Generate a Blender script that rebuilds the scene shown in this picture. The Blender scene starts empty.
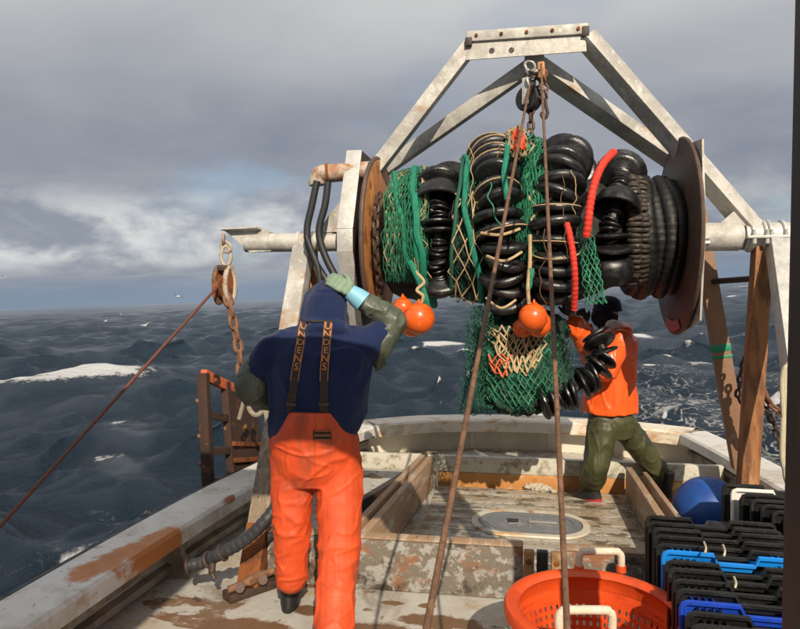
import bpy, bmesh, math, random
import numpy as np
from mathutils import Vector, Matrix, noise
from mathutils.bvhtree import BVHTree

random.seed(7)
rng = np.random.default_rng(7)
rad = math.radians
scene = bpy.context.scene
COL = scene.collection

# ------------------------------------------------------------------ camera
# Boat frame: X to starboard, Y aft (the way the camera looks), Z up, deck at z=0.
# The boat rolls on the swell: everything aboard is turned by ROLL at the end.
ROLL = rad(2.22)
RM = Matrix.Rotation(ROLL, 4, 'Y')
YAW, PITCH, FPX = rad(10.0), rad(2.1), 660.0
EYE = Vector((0, 0, 1.68))
cF = Vector((-math.sin(YAW)*math.cos(PITCH), math.cos(YAW)*math.cos(PITCH), -math.sin(PITCH)))
cR = Vector((math.cos(YAW), math.sin(YAW), 0))
cU = cR.cross(cF)
cam_d = bpy.data.cameras.new('camera')
cam_d.sensor_width = 36; cam_d.lens = FPX/800*36
cam_d.clip_start = 0.05; cam_d.clip_end = 60000
cam = bpy.data.objects.new('camera', cam_d); COL.objects.link(cam)
m3 = Matrix((cR, cU, -cF)).transposed().to_4x4(); m3.translation = EYE
cam.matrix_world = RM @ m3
scene.camera = cam

# ------------------------------------------------------------------ light
SUN_EL = rad(35)
to_sun_h = Vector((0.33, -0.944, 0)).normalized()
to_sun = RM.to_3x3() @ Vector((to_sun_h.x*math.cos(SUN_EL), to_sun_h.y*math.cos(SUN_EL), math.sin(SUN_EL)))
sd = bpy.data.lights.new('sun', 'SUN'); sd.energy = 5.0; sd.angle = rad(0.5); sd.color = (1, .86, .68)
sun = bpy.data.objects.new('sun', sd); COL.objects.link(sun)
sun.rotation_euler = to_sun.to_track_quat('Z', 'Y').to_euler()

world = bpy.data.worlds.new('World'); scene.world = world; world.use_nodes = True
nt = world.node_tree; nt.nodes.clear()
class NT:
    def __init__(s, tree): s.t = tree
    def n(s, typ, **kw):
        nd = s.t.nodes.new(typ)
        for k, v in kw.items():
            if k.startswith('i_'):
                key = k[2:]
                nd.inputs[int(key) if key.isdigit() else key].default_value = v
            else: setattr(nd, k, v)
        return nd
    def l(s, a, b): s.t.links.new(a, b)
    def set(s, sock, v):
        if isinstance(v, bpy.types.NodeSocket): s.l(v, sock)
        else: sock.default_value = v
    def math(s, op, a, b=0.0, c=None, clamp=False):
        nd = s.n('ShaderNodeMath', operation=op, use_clamp=clamp)
        s.set(nd.inputs[0], a); s.set(nd.inputs[1], b)
        if c is not None: s.set(nd.inputs[2], c)
        return nd.outputs[0]
    def step(s, v, lo, hi, a=0.0, b=1.0):
        nd = s.n('ShaderNodeMapRange', interpolation_type='SMOOTHSTEP')
        s.set(nd.inputs[0], v); s.set(nd.inputs[1], lo); s.set(nd.inputs[2], hi); s.set(nd.inputs[3], a); s.set(nd.inputs[4], b)
        return nd.outputs[0]
    def mix(s, f, a, b):
        nd = s.n('ShaderNodeMix', data_type='RGBA')
        s.set(nd.inputs[0], f)
        for i, v in ((6, a), (7, b)):
            if isinstance(v, tuple) and len(v) == 3: v = (*v, 1)
            s.set(nd.inputs[i], v)
        return nd.outputs[2]
    def noise(s, vec, scale, detail=5, rough=.55, dist=0.0, stretch=None):
        if stretch:
            mp = s.n('ShaderNodeMapping'); mp.inputs['Scale'].default_value = stretch
            s.l(vec, mp.inputs['Vector']); vec = mp.outputs[0]
        nd = s.n('ShaderNodeTexNoise'); s.l(vec, nd.inputs['Vector'])
        nd.inputs['Scale'].default_value = scale; nd.inputs['Detail'].default_value = detail
        nd.inputs['Roughness'].default_value = rough; nd.inputs['Distortion'].default_value = dist
        return nd.outputs['Fac']
w = NT(nt)
tc = w.n('ShaderNodeTexCoord'); D = tc.outputs['Generated']
sx = w.n('ShaderNodeSeparateXYZ'); w.l(D, sx.inputs[0])
z = sx.outputs['Z']
sky = w.n('ShaderNodeTexSky', sky_type='NISHITA'); sky.sun_disc = False
sky.sun_elevation = math.asin(to_sun.z); sky.sun_rotation = math.atan2(to_sun.x, to_sun.y)
sky.air_density = 1.2; sky.dust_density = 1.0; sky.ozone_density = 1.5
zc = w.math('ADD', w.math('MAXIMUM', z, 0.0), 0.13)
px_ = w.math('DIVIDE', sx.outputs['X'], zc); py_ = w.math('DIVIDE', sx.outputs['Y'], zc)
cv = w.n('ShaderNodeCombineXYZ'); w.l(px_, cv.inputs[0]); w.l(py_, cv.inputs[1])
P = cv.outputs[0]
n1 = w.noise(P, .42, 6, .5, .4)
n2 = w.noise(P, 1.5, 7, .55, .5)
n3 = w.noise(D, 9.0, 8, .58, .15, (1, 1, 2.0))
# stratus deck: dark bellies and lighter gaps
K = 10.0
def k(c): return tuple(v*K for v in c)
body = w.mix(w.step(w.math('ADD', w.math('MULTIPLY', n1, .80), w.math('MULTIPLY', n2, .20)), .36, .64), k((.195, .222, .282)), k((.345, .362, .405)))
body = w.mix(w.math('MULTIPLY', w.step(z, .20, .46), w.step(n1, .25, .6, .45, 1)), body, k((.60, .60, .595)))
blue = w.mix(.45, sky.outputs[0], k((.20, .29, .45)))
gap = w.step(w.math('ADD', w.noise(P, .8, 5, .5, .2), w.math('MULTIPLY', z, -.12)), .48, .64)
base = w.mix(w.math('MULTIPLY', gap, .6), body, blue)
# cumulus bank low over the horizon, thickest off the port side
side = w.step(sx.outputs['X'], .02, -.34, .35, 1.0)
band = w.math('MULTIPLY', w.step(z, .035, .075), w.step(z, .185, .10))
cum = w.math('MULTIPLY', w.math('MULTIPLY', band, side), w.step(n3, .38, .70))
base = w.mix(w.math('MULTIPLY', band, w.math('MULTIPLY', side, .55)), base, k((.32, .355, .41)))
base = w.mix(w.math('MULTIPLY', cum, .95), base, k((.72, .715, .70)))
low = w.step(z, .05, .012)
base = w.mix(w.math('MULTIPLY', low, .85), base, k((.20, .265, .355)))
bg = w.n('ShaderNodeBackground'); bg.inputs['Strength'].default_value = 0.1
w.l(base, bg.inputs['Color'])
wo = w.n('ShaderNodeOutputWorld'); w.l(bg.outputs[0], wo.inputs['Surface'])

scene.view_settings.view_transform = 'Standard'; scene.view_settings.look = 'None'
scene.view_settings.exposure = 0.12; scene.view_settings.gamma = 1.0

# ------------------------------------------------------------------ pixel rays -> points in the boat frame
def ray(px, py): return cF + cR*((px-400)/FPX) + cU*((314.5-py)/FPX)
def at(px, py, Y): r = ray(px, py); return EYE + r*(Y/r.y)
def atd(px, py, d): return EYE + ray(px, py)*d
def gz(px, py, zz=0.0): r = ray(px, py); return EYE + r*((zz-EYE.z)/r.z)
def V(*a): return Vector(a)

# ------------------------------------------------------------------ geometry collector
class G:
    def __init__(s): s.v = []; s.f = []
    def add(s, vs, fs):
        b = len(s.v); s.v += [Vector(p) for p in vs]; s.f += [tuple(i+b for i in f) for f in fs]; return s
    def box(s, c, sz, rot=None, bev=0.0):
        bm = bmesh.new(); bmesh.ops.create_cube(bm, size=1)
        for v in bm.verts: v.co = Vector((v.co.x*sz[0], v.co.y*sz[1], v.co.z*sz[2]))
        if bev: bmesh.ops.bevel(bm, geom=bm.edges[:], offset=bev, segments=2, profile=.6, affect='EDGES')
        M = (rot or Matrix.Identity(3)).to_3x3()
        bm.verts.index_update()
        s.add([M @ v.co + Vector(c) for v in bm.verts], [[v.index for v in f.verts] for f in bm.faces]); bm.free(); return s
    def beam(s, a, b, wd, ht, up=(0, 0, 1), bev=.006):
        a, b = Vector(a), Vector(b); y = (b-a); L = y.length; y.normalize()
        x = y.cross(Vector(up)); 
        if x.length < 1e-4: x = Vector((1, 0, 0))
        x.normalize(); zz = x.cross(y)
        return s.box((a+b)/2, (wd, L, ht), Matrix((x, y, zz)).transposed(), bev)
    def tube(s, pts, r, n=8, cap=True, closed=False, flat=1.0, ref=None):
        pts = [Vector(p) for p in pts]; m = len(pts)
        rs = r if isinstance(r, (list, tuple)) else [r]*m
        fr = None; vs = []; fs = []
        for i in range(m):
            if closed: t = pts[(i+1) % m]-pts[i-1]
            else: t = pts[min(i+1, m-1)]-pts[max(i-1, 0)]
            if t.length < 1e-9: t = Vector((0, 0, 1))
            t.normalize()
            if fr is None:
                fr = Vector(ref) if ref is not None else (Vector((0, 0, 1)) if abs(t.z) < .9 else Vector((1, 0, 0)))
            fr = fr - t*fr.dot(t)
            if fr.length < 1e-6: fr = t.orthogonal()
            fr.normalize(); bi = t.cross(fr)
            for k_ in range(n):
                a = 2*math.pi*k_/n
                vs.append(pts[i] + fr*(math.cos(a)*rs[i]) + bi*(math.sin(a)*rs[i]*flat))
        for i in range(m if closed else m-1):
            j = (i+1) % m
            for k_ in range(n):
                k2 = (k_+1) % n
                fs.append((i*n+k_, i*n+k2, j*n+k2, j*n+k_))
        if cap and not closed:
            fs.append(tuple(range(n-1, -1, -1))); fs.append(tuple((m-1)*n+k_ for k_ in range(n)))
        return s.add(vs, fs)
    def loft(s, rings, n=20):
        """rings: (centre, axis_x*rx, axis_y*ry)"""
        vs = []; fs = []
        for c, ax, ay in rings:
            for k_ in range(n):
                a = 2*math.pi*k_/n
                vs.append(Vector(c)+Vector(ax)*math.cos(a)+Vector(ay)*math.sin(a))
        m = len(rings)
        for i in range(m-1):
            for k_ in range(n):
                k2 = (k_+1) % n; fs.append((i*n+k_, i*n+k2, (i+1)*n+k2, (i+1)*n+k_))
        fs.append(tuple(range(n-1, -1, -1))); fs.append(tuple((m-1)*n+k_ for k_ in range(n)))
        return s.add(vs, fs)
    def lathe(s, prof, c=(0, 0, 0), axis=(0, 0, 1), n=24, closed=False):
        ax = Vector(axis).normalized(); x = ax.orthogonal().normalized(); y = ax.cross(x); c = Vector(c)
        vs = []; fs = []
        for r, h in prof:
            for k_ in range(n):
                a = 2*math.pi*k_/n; vs.append(c+ax*h+(x*math.cos(a)+y*math.sin(a))*r)
        m = len(prof)
        for i in range(m if closed else m-1):
            j = (i+1) % m
            for k_ in range(n):
                k2 = (k_+1) % n; fs.append((i*n+k_, i*n+k2, j*n+k2, j*n+k_))
        if not closed:
            fs.append(tuple(range(n-1, -1, -1))); fs.append(tuple((m-1)*n+k_ for k_ in range(n)))
        return s.add(vs, fs)
    def ball(s, c, r, n=16, sc=(1, 1, 1)):
        c = Vector(c); h = n//2; vs = [c+Vector((0, 0, r*sc[2]))]; fs = []
        for i in range(1, h):
            t = math.pi*i/h
            for k_ in range(n):
                a = 2*math.pi*k_/n
                vs.append(c+Vector((r*sc[0]*math.sin(t)*math.cos(a), r*sc[1]*math.sin(t)*math.sin(a), r*sc[2]*math.cos(t))))
        vs.append(c-Vector((0, 0, r*sc[2])))
        for k_ in range(n): fs.append((0, 1+k_, 1+(k_+1) % n))
        for i in range(h-2):
            for k_ in range(n):
                k2 = (k_+1) % n; fs.append((1+i*n+k_, 1+(i+1)*n+k_, 1+(i+1)*n+k2, 1+i*n+k2))
        L = len(vs)-1
        for k_ in range(n): fs.append((L, 1+(h-2)*n+(k_+1) % n, 1+(h-2)*n+k_))
        return s.add(vs, fs)
    def torus(s, c, R, r, axis=(0, 0, 1), n=24, m=8, sx=1.0, sy=1.0):
        ax = Vector(axis).normalized(); x = ax.orthogonal().normalized(); y = ax.cross(x); c = Vector(c)
        pts = [c+x*(R*sx*math.cos(2*math.pi*i/n))+y*(R*sy*math.sin(2*math.pi*i/n)) for i in range(n)]
        return s.tube(pts, r, m, closed=True, ref=ax)
    def prism(s, poly, off):
        """extrude planar polygon (3d points) by vector off"""
        off = Vector(off); n = len(poly); p = [Vector(q) for q in poly]
        fs = [tuple(range(n-1, -1, -1)), tuple(range(n, 2*n))]+[(i, (i+1) % n, n+(i+1) % n, n+i) for i in range(n)]
        return s.add(p+[q+off for q in p], fs)
    def net(s, S, n, m, r=.0022, jit=.0, seed=0, sides=3):
        rr = random.Random(seed); cache = {}
        def pt(a, j):
            if (a, j) not in cache:
                p = Vector(S(a/(2*n), j/m)); 
                if jit: p += Vector((rr.gauss(0, jit), rr.gauss(0, jit), rr.gauss(0, jit)))
                cache[(a, j)] = p
            return cache[(a, j)]
        for i in range(n+1):
            for fam in (1, -1):
                if (i == 0 and fam < 0) or (i == n and fam > 0): continue
                s.tube([pt(2*i+fam*(j % 2), j) for j in range(m+1)], r, sides, cap=False)
        return s
    def mesh(s, name, base=(0, 0, 0), smooth=True):
        b = Vector(base); me = bpy.data.meshes.new(name)
        me.from_pydata([tuple(p-b) for p in s.v], [], s.f); me.validate()
        bm = bmesh.new(); bm.from_mesh(me); bmesh.ops.recalc_face_normals(bm, faces=bm.faces); bm.to_mesh(me); bm.free()
        if smooth:
            me.polygons.foreach_set('use_smooth', [True]*len(me.polygons))
            me.set_sharp_from_angle(angle=rad(42))
        return me

def spline(pts, n=8):
    """Catmull-Rom through points"""
    P = [Vector(p) for p in pts]; out = []
    for i in range(len(P)-1):
        p0 = P[max(i-1, 0)]; p1 = P[i]; p2 = P[i+1]; p3 = P[min(i+2, len(P)-1)]
        for j in range(n):
            t = j/n
            out.append(.5*((2*p1)+(p2-p0)*t+(2*p0-5*p1+4*p2-p3)*t*t+(3*p1-p0-3*p2+p3)*t**3))
    out.append(P[-1]); return out
def lerp(a, b, t): return a+(b-a)*t
def resample(pts, step):
    P = [Vector(p) for p in pts]; out = [(P[0], (P[1]-P[0]).normalized())]; acc = 0
    for i in range(len(P)-1):
        seg = P[i+1]-P[i]; L = seg.length
        if L < 1e-9: continue
        t = step-acc
        while t <= L:
            out.append((P[i]+seg*(t/L), seg/L)); t += step
        acc = L-(t-step)
    return out

ABOARD = []
def link(o): COL.objects.link(o); return o
class Thing:
    def __init__(s, name, label, cat, loc=(0, 0, 0), group=None, kind=None):
        o = bpy.data.objects.new(name, None); link(o); o.location = loc; o.empty_display_size = .1
        if label: o['label'] = label
        if cat: o['category'] = cat
        if group: o['group'] = group
        if kind: o['kind'] = kind
        s.o = o; s.base = Vector(loc); ABOARD.append(o)
    def part(s, name, g, mat, parent=None, label=None, kind=None, smooth=True):
        me = g if isinstance(g, bpy.types.Mesh) else g.mesh(name, s.base, smooth)
        o = bpy.data.objects.new(name, me); link(o); o.parent = parent or s.o
        if mat and not me.materials: me.materials.append(mat)
        if label: o['label'] = label
        if kind: o['kind'] = kind
        return o
    def inst(s, name, me, M, parent=None):
        """shared mesh placed by a boat-frame matrix"""
        o = bpy.data.objects.new(name, me); link(o); o.parent = parent or s.o
        o.matrix_local = Matrix.Translation(-s.base) @ M
        return o
def single(name, g, mat, label, cat, loc, group=None, kind=None, smooth=True):
    me = g if isinstance(g, bpy.types.Mesh) else g.mesh(name, loc, smooth)
    o = bpy.data.objects.new(name, me); link(o); o.location = loc
    if mat and not me.materials: me.materials.append(mat)
    if label: o['label'] = label
    if cat: o['category'] = cat
    if group: o['group'] = group
    if kind: o['kind'] = kind
    ABOARD.append(o); return o
def frame(p, axis, spin=0.0, sc=1.0):
    ax = Vector(axis).normalized(); M = ax.to_track_quat('Z', 'Y').to_matrix().to_4x4()
    M = Matrix.Translation(p) @ M @ Matrix.Rotation(spin, 4, 'Z') @ Matrix.Scale(sc, 4)
    return M

def organic(g, name, base, voxel=.012, it=6, fold=0.0, fscale=6.0, stretch=(1, 1, 1), fold2=0.0, fs2=18.0, calm=()):
    """union of overlapping solids -> one continuous skin with cloth folds"""
    me = g.mesh('tmp', (0, 0, 0), False); o = bpy.data.objects.new('tmp', me); link(o)
    md = o.modifiers.new('r', 'REMESH'); md.mode = 'VOXEL'; md.voxel_size = voxel
    sm = o.modifiers.new('s', 'SMOOTH'); sm.factor = .5; sm.iterations = it
    dg = bpy.context.evaluated_depsgraph_get(); dg.update()
    out = bpy.data.meshes.new_from_object(o.evaluated_get(dg)); out.name = name
    bpy.data.objects.remove(o); bpy.data.meshes.remove(me)
    b = Vector(base); st = Vector(stretch)
    nrm = [v.normal.copy() for v in out.vertices]
    K1 = Matrix.Rotation(.5, 3, 'Y') @ Matrix.Rotation(.4, 3, 'X'); K2 = Matrix.Rotation(-.6, 3, 'Y')
    for v, nn in zip(out.vertices, nrm):
        p = v.co; q = Vector((p.x*st.x, p.y*st.y, p.z*st.z))
        h = 0
        if fold:
            wq = q+noise.noise_vector(q*2.1)*.12
            for KM, f_, a_ in ((K1, fscale, 1.0), (K2, fscale*1.6, .6)):
                n_ = noise.noise((KM @ wq)*f_+Vector((3, 7, 1)))
                h += (max(0, 1-abs(n_)*6.0)**1.3*.85-.2+n_*.16)*fold*a_
        if fold2: h += noise.noise(q*fs2)*fold2
        for cpt, cr in calm:
            dd_ = (abs(p.z-cpt) if isinstance(cpt, float) else (p-cpt).length)/cr
            if dd_ < 1: h *= dd_*dd_
        v.co = p+nn*h-b
    out.polygons.foreach_set('use_smooth', [True]*len(out.polygons))
    return out

# ------------------------------------------------------------------ materials
def material(name, base, rough=.5, metal=0.0, layers=(), bump=(), spec=.5, coat=0.0, rvar=0.0, stains=(), rand=True, sheen=0.0):
    """layers: (colour, scale, lo, hi, strength, stretch) noise-thresholded colour patches in object space
       bump: (scale, strength, stretch); stains: (centre, half-size, colour, soft) a stain with a shape of its own"""
    m = bpy.data.materials.new(name); m.use_nodes = True; t = NT(m.node_tree)
    bs = m.node_tree.nodes['Principled BSDF']
    tc = t.n('ShaderNodeTexCoord'); vec = tc.outputs['Object']
    if rand:
        oi = t.n('ShaderNodeObjectInfo'); va = t.n('ShaderNodeVectorMath', operation='ADD')
        sc_ = t.n('ShaderNodeVectorMath', operation='SCALE'); cx = t.n('ShaderNodeCombineXYZ')
        for i in range(3): t.l(oi.outputs['Random'], cx.inputs[i])
        t.l(cx.outputs[0], sc_.inputs[0]); sc_.inputs['Scale'].default_value = 13.0
        t.l(vec, va.inputs[0]); t.l(sc_.outputs[0], va.inputs[1]); vec2 = va.outputs[0]
    else: vec2 = vec
    col = (*base, 1); 
    cs = None; rsum = rough
    for L in layers:
        c, scl, lo, hi, st = L[:5]; stretch = L[5] if len(L) > 5 else None
        f = t.math('MULTIPLY', t.step(t.noise(vec2, scl, 7, .62, .3, stretch), lo, hi), st)
        col = t.mix(f, col, (*c, 1))
    for c, hs, c2, soft in stains:
        sub = t.n('ShaderNodeVectorMath', operation='SUBTRACT'); t.l(vec, sub.inputs[0]); sub.inputs[1].default_value = c
        dv = t.n('ShaderNodeVectorMath', operation='DIVIDE'); t.l(sub.outputs[0], dv.inputs[0]); dv.inputs[1].default_value = hs
        ln = t.n('ShaderNodeVectorMath', operation='LENGTH'); t.l(dv.outputs[0], ln.inputs[0])
        dd = t.math('ADD', ln.outputs['Value'], t.math('MULTIPLY', t.math('SUBTRACT', t.noise(vec, 9, 6, .65), .5), 1.3))
        f = t.step(dd, 1.0, 1.0-soft)
        col = t.mix(f, col, (*c2, 1))
    t.set(bs.inputs['Base Color'], col)
    bs.inputs['Metallic'].default_value = metal
    if rvar:
        f = t.noise(vec2, 14, 5, .6)
        t.l(t.step(f, .3, .7, max(rough-rvar, .03), rough+rvar), bs.inputs['Roughness'])
    else: bs.inputs['Roughness'].default_value = rough
    bs.inputs['Specular IOR Level'].default_value = spec
    if coat: bs.inputs['Coat Weight'].default_value = coat; bs.inputs['Coat Roughness'].default_value = .12
    if sheen: bs.inputs['Sheen Weight'].default_value = sheen
    if bump:
        h = None
        for b in bump:
            f = t.math('MULTIPLY', t.noise(vec2, b[0], 6, .6, .2, b[2] if len(b) > 2 else None), b[1])
            h = f if h is None else t.math('ADD', h, f)
        bn = t.n('ShaderNodeBump'); bn.inputs['Strength'].default_value = .8; bn.inputs['Distance'].default_value = .01
        t.l(h, bn.inputs['Height']); t.l(bn.outputs[0], bs.inputs['Normal'])
    return m

RUST = (.23, .075, .022); RUST_D = (.085, .032, .016); RUST_O = (.45, .16, .03)
M = {}
M['galv'] = material('galvanised', (.50, .50, .48), .48, .25, [((.30, .30, .29), 9, .45, .7, .6), ((.66, .65, .62), 22, .5, .7, .6), ((.34, .24, .15), 5, .62, .75, .6, (1, 1, .5))], [(40, .25), (160, .2)], rvar=.12)
M['galv_old'] = material('weathered_aluminium', (.50, .49, .455), .55, .1, [((.27, .26, .235), 4, .44, .64, .8), ((.33, .20, .10), 5, .57, .70, .85), ((.36, .34, .30), 14, .5, .62, .6, (1, 1, .25)), ((.20, .18, .16), 16, .60, .72, .5), ((.70, .69, .66), 25, .55, .7, .5)], [(35, .3), (140, .2)], rvar=.1)
M['rust'] = material('rusted_steel', RUST, .82, .15, [(RUST_D, 8, .42, .62, .85), (RUST_O, 13, .55, .72, .8), ((.05, .03, .02), 30, .6, .75, .6)], [(28, .5), (110, .5)], spec=.3)
M['rust_light'] = material('orange_rust_wood', (.30, .13, .045), .75, .0, [((.48, .28, .13), 6, .50, .70, .7, (3, 3, .5)), ((.12, .05, .022), 5, .43, .60, .9, (2.5, 2.5, .4)), ((.05, .03, .02), 14, .58, .70, .7, (2, 2, .5)), ((.30, .12, .04), 26, .55, .7, .6)], [(30, .4, (3, 3, .6))])
M['rust_flange'] = material('flange_rust', (.42, .17, .05), .62, .1, [((.62, .30, .09), 5, .45, .68, .8, (1, 1, .6)), ((.14, .05, .02), 9, .5, .66, .85), ((.25, .20, .17), 20, .62, .74, .4)], [(26, .4), (90, .3)])
M['brown_flange'] = material('flange_brown', (.085, .055, .042), .6, .1, [((.15, .085, .055), 5, .45, .7, .7), ((.045, .03, .028), 9, .5, .7, .7), ((.4, .37, .33), 45, .70, .76, .5)], [(40, .3)])
M['rust_chain'] = material('chain_rust', (.20, .10, .06), .75, .3, [((.40, .20, .08), 20, .5, .7, .7), ((.06, .04, .03), 35, .5, .65, .7)], [(60, .4)])
M['chain_dark'] = material('chain_dark', (.075, .05, .04), .6, .5, [((.16, .08, .05), 25, .5, .7, .6)], [(60, .3)])
M['wire'] = material('rusty_wire', (.16, .085, .05), .7, .3, [((.28, .15, .085), 16, .45, .65, .7), ((.07, .04, .03), 60, .5, .65, .6)], [(200, .6, (1, 1, 1))])
M['wire_red'] = material('red_brown_wire', (.17, .055, .035), .7, .2, [((.08, .035, .03), 30, .45, .65, .6)], [(200, .6)])
M['wood'] = material('grey_wood', (.20, .15, .10), .8, 0, [((.33, .28, .21), 4, .45, .65, .7, (6, 6, .7)), ((.09, .06, .04), 5, .5, .68, .8, (8, 8, .6)), ((.34, .17, .07), 6, .58, .7, .5)], [(12, .6, (7, 7, .6))])
M['rubber'] = material('wet_black_rubber', (.008, .008, .009), .30, 0, [((.05, .043, .036), 11, .56, .72, .75), ((.03, .028, .026), 34, .5, .7, .6)], [(60, .22), (220, .1)], spec=.6, rvar=.14)
M['rubber_dull'] = material('dull_black_rubber', (.014, .013, .013), .5, 0, [((.05, .038, .03), 25, .55, .72, .7)], [(80, .4)], rvar=.15)
M['cookie'] = material('brown_rubber_cookie', (.028, .020, .014), .6, 0, [((.26, .18, .10), 22, .56, .68, .8), ((.015, .013, .012), 30, .5, .65, .8)], [(90, .4)])
M['green'] = material('green_twine', (.022, .20, .105), .7, 0, [((.10, .34, .20), 9, .48, .68, .75), ((.006, .075, .045), 7, .50, .66, .75), ((.25, .28, .17), 30, .62, .72, .5)], [(150, .4)])
M['green_dark'] = material('dark_green_twine', (.008, .075, .045), .65, 0, [((.02, .15, .09), 10, .5, .7, .5)], [(150, .3)])
M['teal_rope'] = material('teal_rope', (.005, .19, .115), .6, 0, [((.002, .08, .05), 20, .5, .7, .6)], [(90, .8)])
M['tan'] = material('tan_twine', (.45, .32, .17), .75, 0, [((.62, .50, .32), 18, .5, .7, .7), ((.22, .13, .07), 14, .55, .7, .7)], [(160, .5)])
M['red_rope'] = material('red_rope', (.60, .032, .016), .72, 0, [((.75, .09, .04), 20, .5, .7, .6), ((.33, .02, .015), 25, .58, .72, .6)], [(120, .4)])
M['orange_twine'] = material('orange_twine', (.68, .12, .04), .65, 0, [((.4, .07, .03), 15, .5, .7, .5)])
M['float'] = material('orange_float', (.74, .115, .012), .33, 0, [((.55, .065, .01), 9, .48, .70, .7), ((.28, .09, .03), 24, .60, .72, .7), ((.78, .36, .16), 40, .64, .72, .5)], [(60, .06)], rvar=.06, coat=.25)
M['float_y'] = material('yellow_orange_float', (.82, .26, .02), .3, 0, [((.70, .12, .01), 5, .42, .66, .8)], [(60, .06)], rvar=.06, coat=.2)
M['net_mass'] = material('wet_net_mass', (.012, .045, .03), .75, 0, [((.07, .055, .03), 9, .48, .66, .8), ((.006, .012, .01), 24, .48, .62, .8), ((.015, .13, .07), 40, .58, .68, .7)], [(70, 1.0), (200, .8)])
M['net_mass_b'] = material('dark_net_mass', (.012, .013, .012), .7, 0, [((.03, .05, .04), 20, .5, .66, .7), ((.10, .07, .04), 60, .64, .72, .6)], [(90, 1.0)])
M['orange_pvc'] = material('orange_oilskin', (.60, .070, .012), .62, 0, [((.46, .052, .012), 4, .48, .72, .8), ((.20, .048, .025), 4.0, .50, .70, .75, (1.2, 1.2, .7)), ((.10, .04, .03), 16, .66, .76, .5), ((.80, .14, .03), 18, .58, .75, .4)], [(14, .25), (90, .12)], rvar=.1)
M['orange_jacket'] = material('orange_jacket', (.85, .115, .016), .36, 0, [((.68, .08, .014), 5, .5, .75, .6)], [(16, .3), (90, .1)], rvar=.08, coat=.15)
M['olive'] = material('olive_oilskin', (.052, .054, .018), .58, 0, [((.025, .027, .011), 5, .46, .68, .8), ((.11, .105, .04), 14, .6, .75, .5)], [(18, .3)], rvar=.1)
M['olive_grey'] = material('grey_green_oilskin', (.075, .088, .062), .45, 0, [((.04, .05, .038), 6, .5, .7, .7), ((.14, .15, .11), 16, .6, .75, .4)], [(20, .3)], rvar=.1)
M['navy'] = material('navy_cotton', (.011, .021, .072), .9, 0, [((.007, .013, .045), 6, .5, .7, .6)], [(220, .5), (12, .3)], spec=.2, sheen=.1)
M['skin'] = material('skin', (.50, .26, .18), .5, 0, [((.42, .18, .13), 12, .5, .7, .4)])
M['glove'] = material('sage_glove', (.17, .25, .17), .6, 0, [((.27, .34, .25), 14, .5, .7, .6), ((.08, .11, .08), 10, .55, .7, .6)], [(60, .3)])
M['cuff'] = material('blue_cuff', (.20, .46, .60), .5, 0, [((.34, .66, .80), 12, .5, .7, .5)], [(60, .2)])
M['strap'] = material('dark_webbing', (.035, .024, .018), .8, 0, [((.07, .04, .02), 30, .5, .7, .5)], [(240, .6)])
M['letter'] = material('orange_webbing_print', (.50, .20, .075), .75, 0, [((.30, .12, .05), 60, .5, .7, .6)], [(240, .4)])
M['boot'] = material('black_boot', (.012, .012, .012), .45, 0, [], [(60, .2)])
M['boot_red'] = material('red_sole', (.32, .022, .02), .5)
M['white'] = material('white_lining', (.74, .70, .66), .8)
M['basket'] = material('orange_basket', (.64, .075, .013), .40, 0, [((.42, .036, .012), 5, .5, .7, .7), ((.17, .04, .02), 6, .54, .74, .75), ((.75, .10, .04), 22, .6, .75, .5)], [(50, .15)], rvar=.1)
M['handle'] = material('cream_rope_handle', (.60, .52, .40), .7, 0, [((.36, .25, .15), 14, .55, .7, .7), ((.72, .68, .6), 22, .5, .7, .6)], [(120, .4)])
M['tote_black'] = material('black_tote', (.010, .010, .010), .36, 0, [((.045, .042, .038), 26, .58, .76, .7), ((.12, .10, .08), 55, .70, .76, .6)], [(70, .25)], rvar=.14)
M['tote_blue'] = material('blue_tote', (.005, .19, .62), .4, 0, [((.004, .12, .42), 8, .5, .7, .5)], [(70, .1)], rvar=.08)
M['tote_navy'] = material('deep_blue_tote', (.006, .045, .40), .4, 0, [((.004, .03, .22), 8, .5, .7, .5)], [(70, .1)], rvar=.08)
M['tote_white'] = material('white_tote', (.66, .65, .62), .5, 0, [((.35, .28, .2), 20, .6, .72, .6)], [(70, .2)])
M['ball_blue'] = material('blue_buoy', (.010, .060, .26), .5, 0, [((.02, .15, .48), 4, .5, .7, .6), ((.30, .09, .10), 5, .60, .72, .6), ((.006, .04, .2), 9, .55, .7, .5)], [(60, .08)], rvar=.08)
M['dark_post'] = material('dark_brown_post', (.030, .020, .016), .6, 0, [((.07, .04, .028), 6, .5, .7, .6, (6, 6, .6))], [(30, .3)])
M['hose'] = material('black_hose', (.022, .024, .027), .5, 0, [((.06, .06, .06), 22, .56, .72, .6)], [(90, .2)])
M['tape'] = material('green_tape', (.008, .20, .11), .45)
M['pale_blue'] = material('scupper_view_blue', (.32, .42, .50), .5, 0, [((.2, .25, .28), 12, .55, .7, .5)])
M['rag'] = material('white_rag', (.42, .38, .30), .85, 0, [((.35, .28, .18), 12, .5, .7, .6)], [(30, .5)])
M['rope_pale'] = material('pale_rope', (.50, .45, .32), .8, 0, [((.66, .63, .52), 20, .5, .7, .6), ((.28, .24, .10), 16, .58, .72, .6)], [(140, .6)])
M['gull_white'] = material('gull_white', (.82, .82, .80), .7)
M['gull_grey'] = material('gull_grey', (.32, .34, .37), .7)
M['gull_beak'] = material('gull_beak', (.7, .42, .05), .5)
M['coil_black'] = material('coil_black', (.004, .004, .004), .55, 0, [((.012, .010, .009), 25, .55, .72, .7)], [(80, .4)], rvar=.1)
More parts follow.
